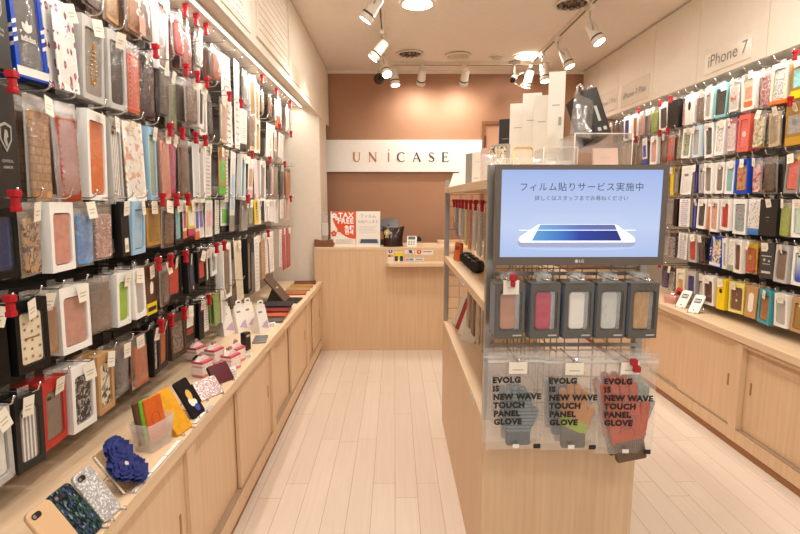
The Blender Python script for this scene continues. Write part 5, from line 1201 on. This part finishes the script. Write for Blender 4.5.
mb.flat(pp((.12, .69), (.225, .5), (.745, .5), (.85, .69)), .0049, 5); mb.flat(pp((.12, .684), (.85, .684), (.852, .692), (.119, .692)), .0048, 6)
def pic_glow():
    m, nt, b = mk('lit_phone_picture'); s = nd(nt, 'ShaderNodeSeparateXYZ', {0: coord(nt, 'Generated')}); g = ramp(nt, s.outputs[0], [(.16, lin('69b0ea')), (.38, lin('3f84d8')), (.52, lin('1f48b4')), (.85, lin('182c8c'))])
    b.inputs['Base Color'].default_value = (.02, .02, .02, 1); nt.links.new(g, b.inputs['Emission Color']); b.inputs['Emission Strength'].default_value = .8; return m
def film(): 
    m, nt, b = mk('picture_film'); tr = nd(nt, 'ShaderNodeBsdfTransparent'); em = nd(nt, 'ShaderNodeEmission', {'Color': lin('dde6fa'), 'Strength': .9}); mx = nd(nt, 'ShaderNodeMixShader', {0: .22, 1: tr.outputs[0], 2: em.outputs[0]}); nt.links.new(mx.outputs[0], nt.nodes['Material Output'].inputs[0]); return m
mb.build('screen_picture', [emit('dde2ee', .88), emit('858ca2', .8), pic_glow(), emit('4a92dc', .85), emit('8fa2d0', .9), film(), emit('cfdcf6', .9)], tv, fix=False)
mb = MB(); mb.text('LG', .0135, .008, .0135, -.0006, 0, .0004); mb.flat(ell(.0058, .0058, -.0085, .0135), -.0006); mb.build('brand_mark', plain('d5d0c8', .4), tv, fix=False)
MB().box(-.02, .02, .07, .08, .08, .2).build('mount_arm', plain('2c2926', .5), tv)

# ---------------------------------------------------------------- five dark framed case boxes
FM = plain('67625c', .3)
for k, (x, c, lb) in enumerate(((.374, 'c08a6c', 'dark framed box with copper case and white price tag'), (.49, 'c23450', 'dark framed box with crimson case'), (.60, 'efe8de', 'dark framed box with glossy white case in the row middle'), (.706, 'd3d0c8', 'dark framed box with silver white case'), (.812, 'c9a274', 'dark framed box with tan gold case')) ):
    t = thing('boxed_phone_case', lb+' below the screen', 'boxed phone case', (x, 1.605, 1.043), R(4), 'dark framed case boxes'); w, h, d = .098, .184, .045
    MB().ring(rr(w, h, .001, 0, h/2), rr(w-.022, h-.05, .012, .002, h/2), 0, d).build('frame', FM, t); MB().flat(rr(w, h, .001, 0, h/2), d).build('back_card', FM, t, fix=False)
    MB().box(-w/2-.0008, -w/2-.0002, .004, d-.004, .01, h-.01).build('blue_side', plain('8493a8', .3), t)
    mb = MB(); mb.slab(w-.045, h-.058, .012, .012, -.004, 0, 0, .003); cs_ = mb.build('phone_case', plain(c, .25), t); cs_.location = (0, .008, h/2)
    MB().box(w/2-.03, w/2-.014, .01, .03, .028, h-.03).build('clear_insert', clear('white', .3, .2, 10.), t); MB().flat(rr(w-.02, h-.044, .012, .001, h/2), .003).build('window_film', clear('white', .03, .12, 20.), t, fix=False)
    MB().flat([(w*.12, .008), (w*.42, .008), (w*.42, .013), (w*.12, .013)], -.001).build('print', plain('c9c4bc', .4), t, fix=False)
    MB().flat(rr(.05, .03, .006, 0, h+.013), d*.5).build('hang_tab', clear('white', .25, .2, 30.), t, fix=False)
    if k == 0: mb = MB(); mb.flat([(-.026, -.035), (.026, -.035), (.026, .012), (-.026, .012)], 0).flat([(-.012, -.015), (.012, -.015), (.012, -.012), (-.012, -.012)], -.0006, 1); mb.xf(Matrix.Translation((.0, -.008, h))).build('price_tag', [TAGM, INK], t, fix=False)
    dup(t, lb.replace('box with', 'spare box with').replace(' and white price tag', '').replace(' in the row middle', '')+' hanging behind its twin', (.004, .05, 0), ('price_tag',))
hr3 = thing('hook_rail', 'row of chrome double hooks on the wire grid below screen', 'hook rail', (.6, 1.735, 1.24)); MB().box(-.26, .26, -.008, 0, -.006, .006).build('bar', ALU, hr3)
for x in (.374, .49, .60, .706, .812):
    hk = MB().tube([(x-.6-.012, -.004, 0), (x-.6-.012, -.15, 0), (x-.6, -.158, .004), (x-.6+.012, -.15, 0), (x-.6+.012, -.004, 0)], .0028, 6).build('hook', HK, hr3)
    if x == .374: MB().box(-.236, -.214, -.168, -.148, .0, .022).box(-.232, -.218, -.166, -.15, -.02, .0).build('hook_lock', LOCKM, hk, bevel=.004)

# ---------------------------------------------------------------- gloves in clear bags
def glove_mb(w=.085, h=.2, lean=0):
    mb = MB(); pw = w; ph = h*.5; base = h*.16
    mb.slab(pw, ph, .016, .02, 0, base+ph/2, 0, .005)
    for k, (fx, fl, fa) in enumerate(((-.37, .34, .07), (-.125, .39, .02), (.125, .37, -.02), (.36, .3, -.08))):
        s = len(mb.v); L = h*fl; mb.slab(pw*.25, L, .015, pw*.115, 0, L/2, .0005+.0004*k, .004); mb.xf(Matrix.Translation((pw*fx, 0, base+ph*.86)) @ Matrix.Rotation(fa*-1, 4, 'Y'), s)
    s = len(mb.v); mb.slab(pw*.27, h*.36, .015, pw*.12, 0, h*.18, .001, .004); mb.xf(Matrix.Translation((pw*.42, -.002, base+ph*.25)) @ Matrix.Rotation(.3, 4, 'Y'), s)
    return mb
def zonemat():
    m, nt, b = mk('glove_knit_zones'); s = nd(nt, 'ShaderNodeSeparateXYZ', {0: coord(nt, 'Object')}); add = nd(nt, 'ShaderNodeMath', {0: s.outputs[0], 1: .45}, operation='MULTIPLY'); ad2 = nd(nt, 'ShaderNodeMath', {0: s.outputs[2], 1: add.outputs[0]}, operation='ADD'); k = nd(nt, 'ShaderNodeMath', {0: ad2.outputs[0], 1: 4.}, operation='MULTIPLY')
    nt.links.new(ramp(nt, k.outputs[0], [(0, lin('6f6862')), (.3, lin('a8b83c')), (.46, lin('c88a4c'))], True), b.inputs['Base Color']); b.inputs['Roughness'].default_value = .9
    n2 = nd(nt, 'ShaderNodeTexNoise', {'Vector': coord(nt), 'Scale': 350.}); bump(nt, b, n2.outputs[0], .5); return m
GL = [(.402, .66, 'clear bag with striped grey blue glove, below copper case box', [('hstripes:4c5c66,78868e', .012, .018, .09, .2, 0)], '5c6870', .338),
      (.588, .656, 'clear bag with orange, lime and grey glove, middle of three', [('zone', .012, .012, .09, .22, 0), ('knit:6b7278', -.032, .055, .06, .18, .012)], '6f6862', .338),
      (.772, .64, 'clear bag with orange glove and brown cuff, red lock on top', [('knit:d9581c', -.004, -.02, .112, .3, 0), ('knit:a9b8ac', .045, .06, .075, .2, .014)], '7d6652', .355)]
for k, (x, z, lb, gl, cuff, h) in enumerate(GL):
    t = thing('glove_bag', lb, 'bagged glove', (x, 1.6, z), R(2-2*k), 'bagged touch gloves'); w = .192
    for q, (mt, gx, gz, gw, gh, gy) in enumerate(gl):
        mb = glove_mb(gw, gh); rot = Matrix.Rotation(-.22 if (k == 2 and q == 0) else -.02, 4, 'Y'); off = Matrix.Translation((gx, .002+gy, gz)); 
        M5 = off @ Matrix.Translation((0, 0, gh*.55)) @ rot @ Matrix.Translation((0, 0, -gh*.55)); mb.xf(M5); g = mb.build('glove', zonemat() if mt == 'zone' else pattern(mt), t)
        m2 = MB(); m2.slab(gw*.9, gh*.26, .018, .008, 0, gh*.1, -.001, .004); m2.xf(M5).build('cuff', pattern('knit:'+(cuff if q == 0 else '6b7278')), g)
        if k == 2 and q == 0:
            m2 = MB(); m2.tube([(-.025+.008*i+.004*math.sin(i*2.1), -.001, .1+.02*math.sin(i*1.3)+.006*i) for i in range(9)], .0016, 5).tube([(.02+.006*math.sin(i*1.7), -.001, .08+.012*i) for i in range(8)], .0014, 5); m2.xf(M5).build('stitched_line', plain('8a2a4a', .6), g)
    bag_mb(w, h, .03, -.012).build('clear_bag', clear('white', .11, .09, 45.), t, fix=False)
    MB().box(-w/2, w/2, -.001, .001, h-.034, h-.026).build('zip_seal', clear('white', .4, .2, 20.), t)
    mb = MB()
    for i, ln in enumerate(('EVOLG', 'IS', 'NEW WAVE', 'TOUCH', 'PANEL', 'GLOVE')): mb.text(ln, .0262, -.083+.0016*i, h*.735-.0288*i, -.0145, 0, .0015, 'LEFT', 1.04)
    mb.build('bag_lettering', plain('262422', .5), t, fix=False)
    mb = MB(); mb.flat([(-.03, 0), (.03, 0), (.03, .04), (-.03, .04)], 0).flat([(-.018, .012), (.018, .012), (.018, .015), (-.018, .015)], -.0006, 1); mb.xf(Matrix.Translation((.0, -.014, h-.068))).build('price_tag', [TAGM, INK], t, fix=False)
    mb = MB(); mb.flat([(.06, .01), (.084, .01), (.084, .026), (.06, .026)], -.0145, 0).flat([(-.01, .012), (.012, .012), (.012, .026), (-.01, .026)], -.0145, 1); mb.build('size_label', [plain('2a2826', .4), plain('efe9df', .4)], t, fix=False)
    dup(t, ['spare bagged glove peeking out behind the striped one', 'spare bagged glove hidden behind the lime and orange one', 'spare bagged glove hanging behind the brown cuffed one'][k], (-.006, .05, .0), ('price_tag', 'size_label', 'bag_lettering'))
hr4 = thing('hook_rail', 'chrome hooks holding the glove bags with one red lock', 'hook rail', (.6, 1.735, .985)); MB().box(-.26, .26, -.008, 0, -.006, .006).build('bar', ALU, hr4)
for x in (.402, .588, .772):
    hk = MB().tube([(x-.6, -.004, -.015), (x-.6, -.15, -.015), (x-.6, -.162, -.002)], .0028, 6).build('hook', HK, hr4)
    if x > .7: MB().box(x-.6-.01, x-.6+.01, -.178, -.158, -.022, .0).box(x-.6+.0, x-.6+.022, -.177, -.159, -.044, -.022).build('hook_lock', LOCKM, hk, bevel=.004)

# ================================================================ camera, world, view
w_ = bpy.data.worlds.new('world'); SC.world = w_; w_.use_nodes = True; bgn = w_.node_tree.nodes['Background']; bgn.inputs[0].default_value = (1, .97, .93, 1); bgn.inputs[1].default_value = .8
cam = bpy.data.cameras.new('camera'); cam.sensor_width = 36; cam.lens = 36*505/800; co = bpy.data.objects.new('camera', cam); COL.objects.link(co)
co.location = (0, 0, 1.5); co.rotation_euler = (R(90-7.78), 0, -math.atan(5.3/505)); SC.camera = co; cam.clip_start = .02
SC.view_settings.view_transform = 'Standard'; SC.view_settings.look = 'None'; SC.view_settings.exposure = .08; SC.view_settings.gamma = .9
SC.cycles.max_bounces = 7; SC.cycles.transparent_max_bounces = 24; SC.cycles.diffuse_bounces = 4; SC.cycles.use_denoising = True
SC.cycles.sample_clamp_indirect = 6
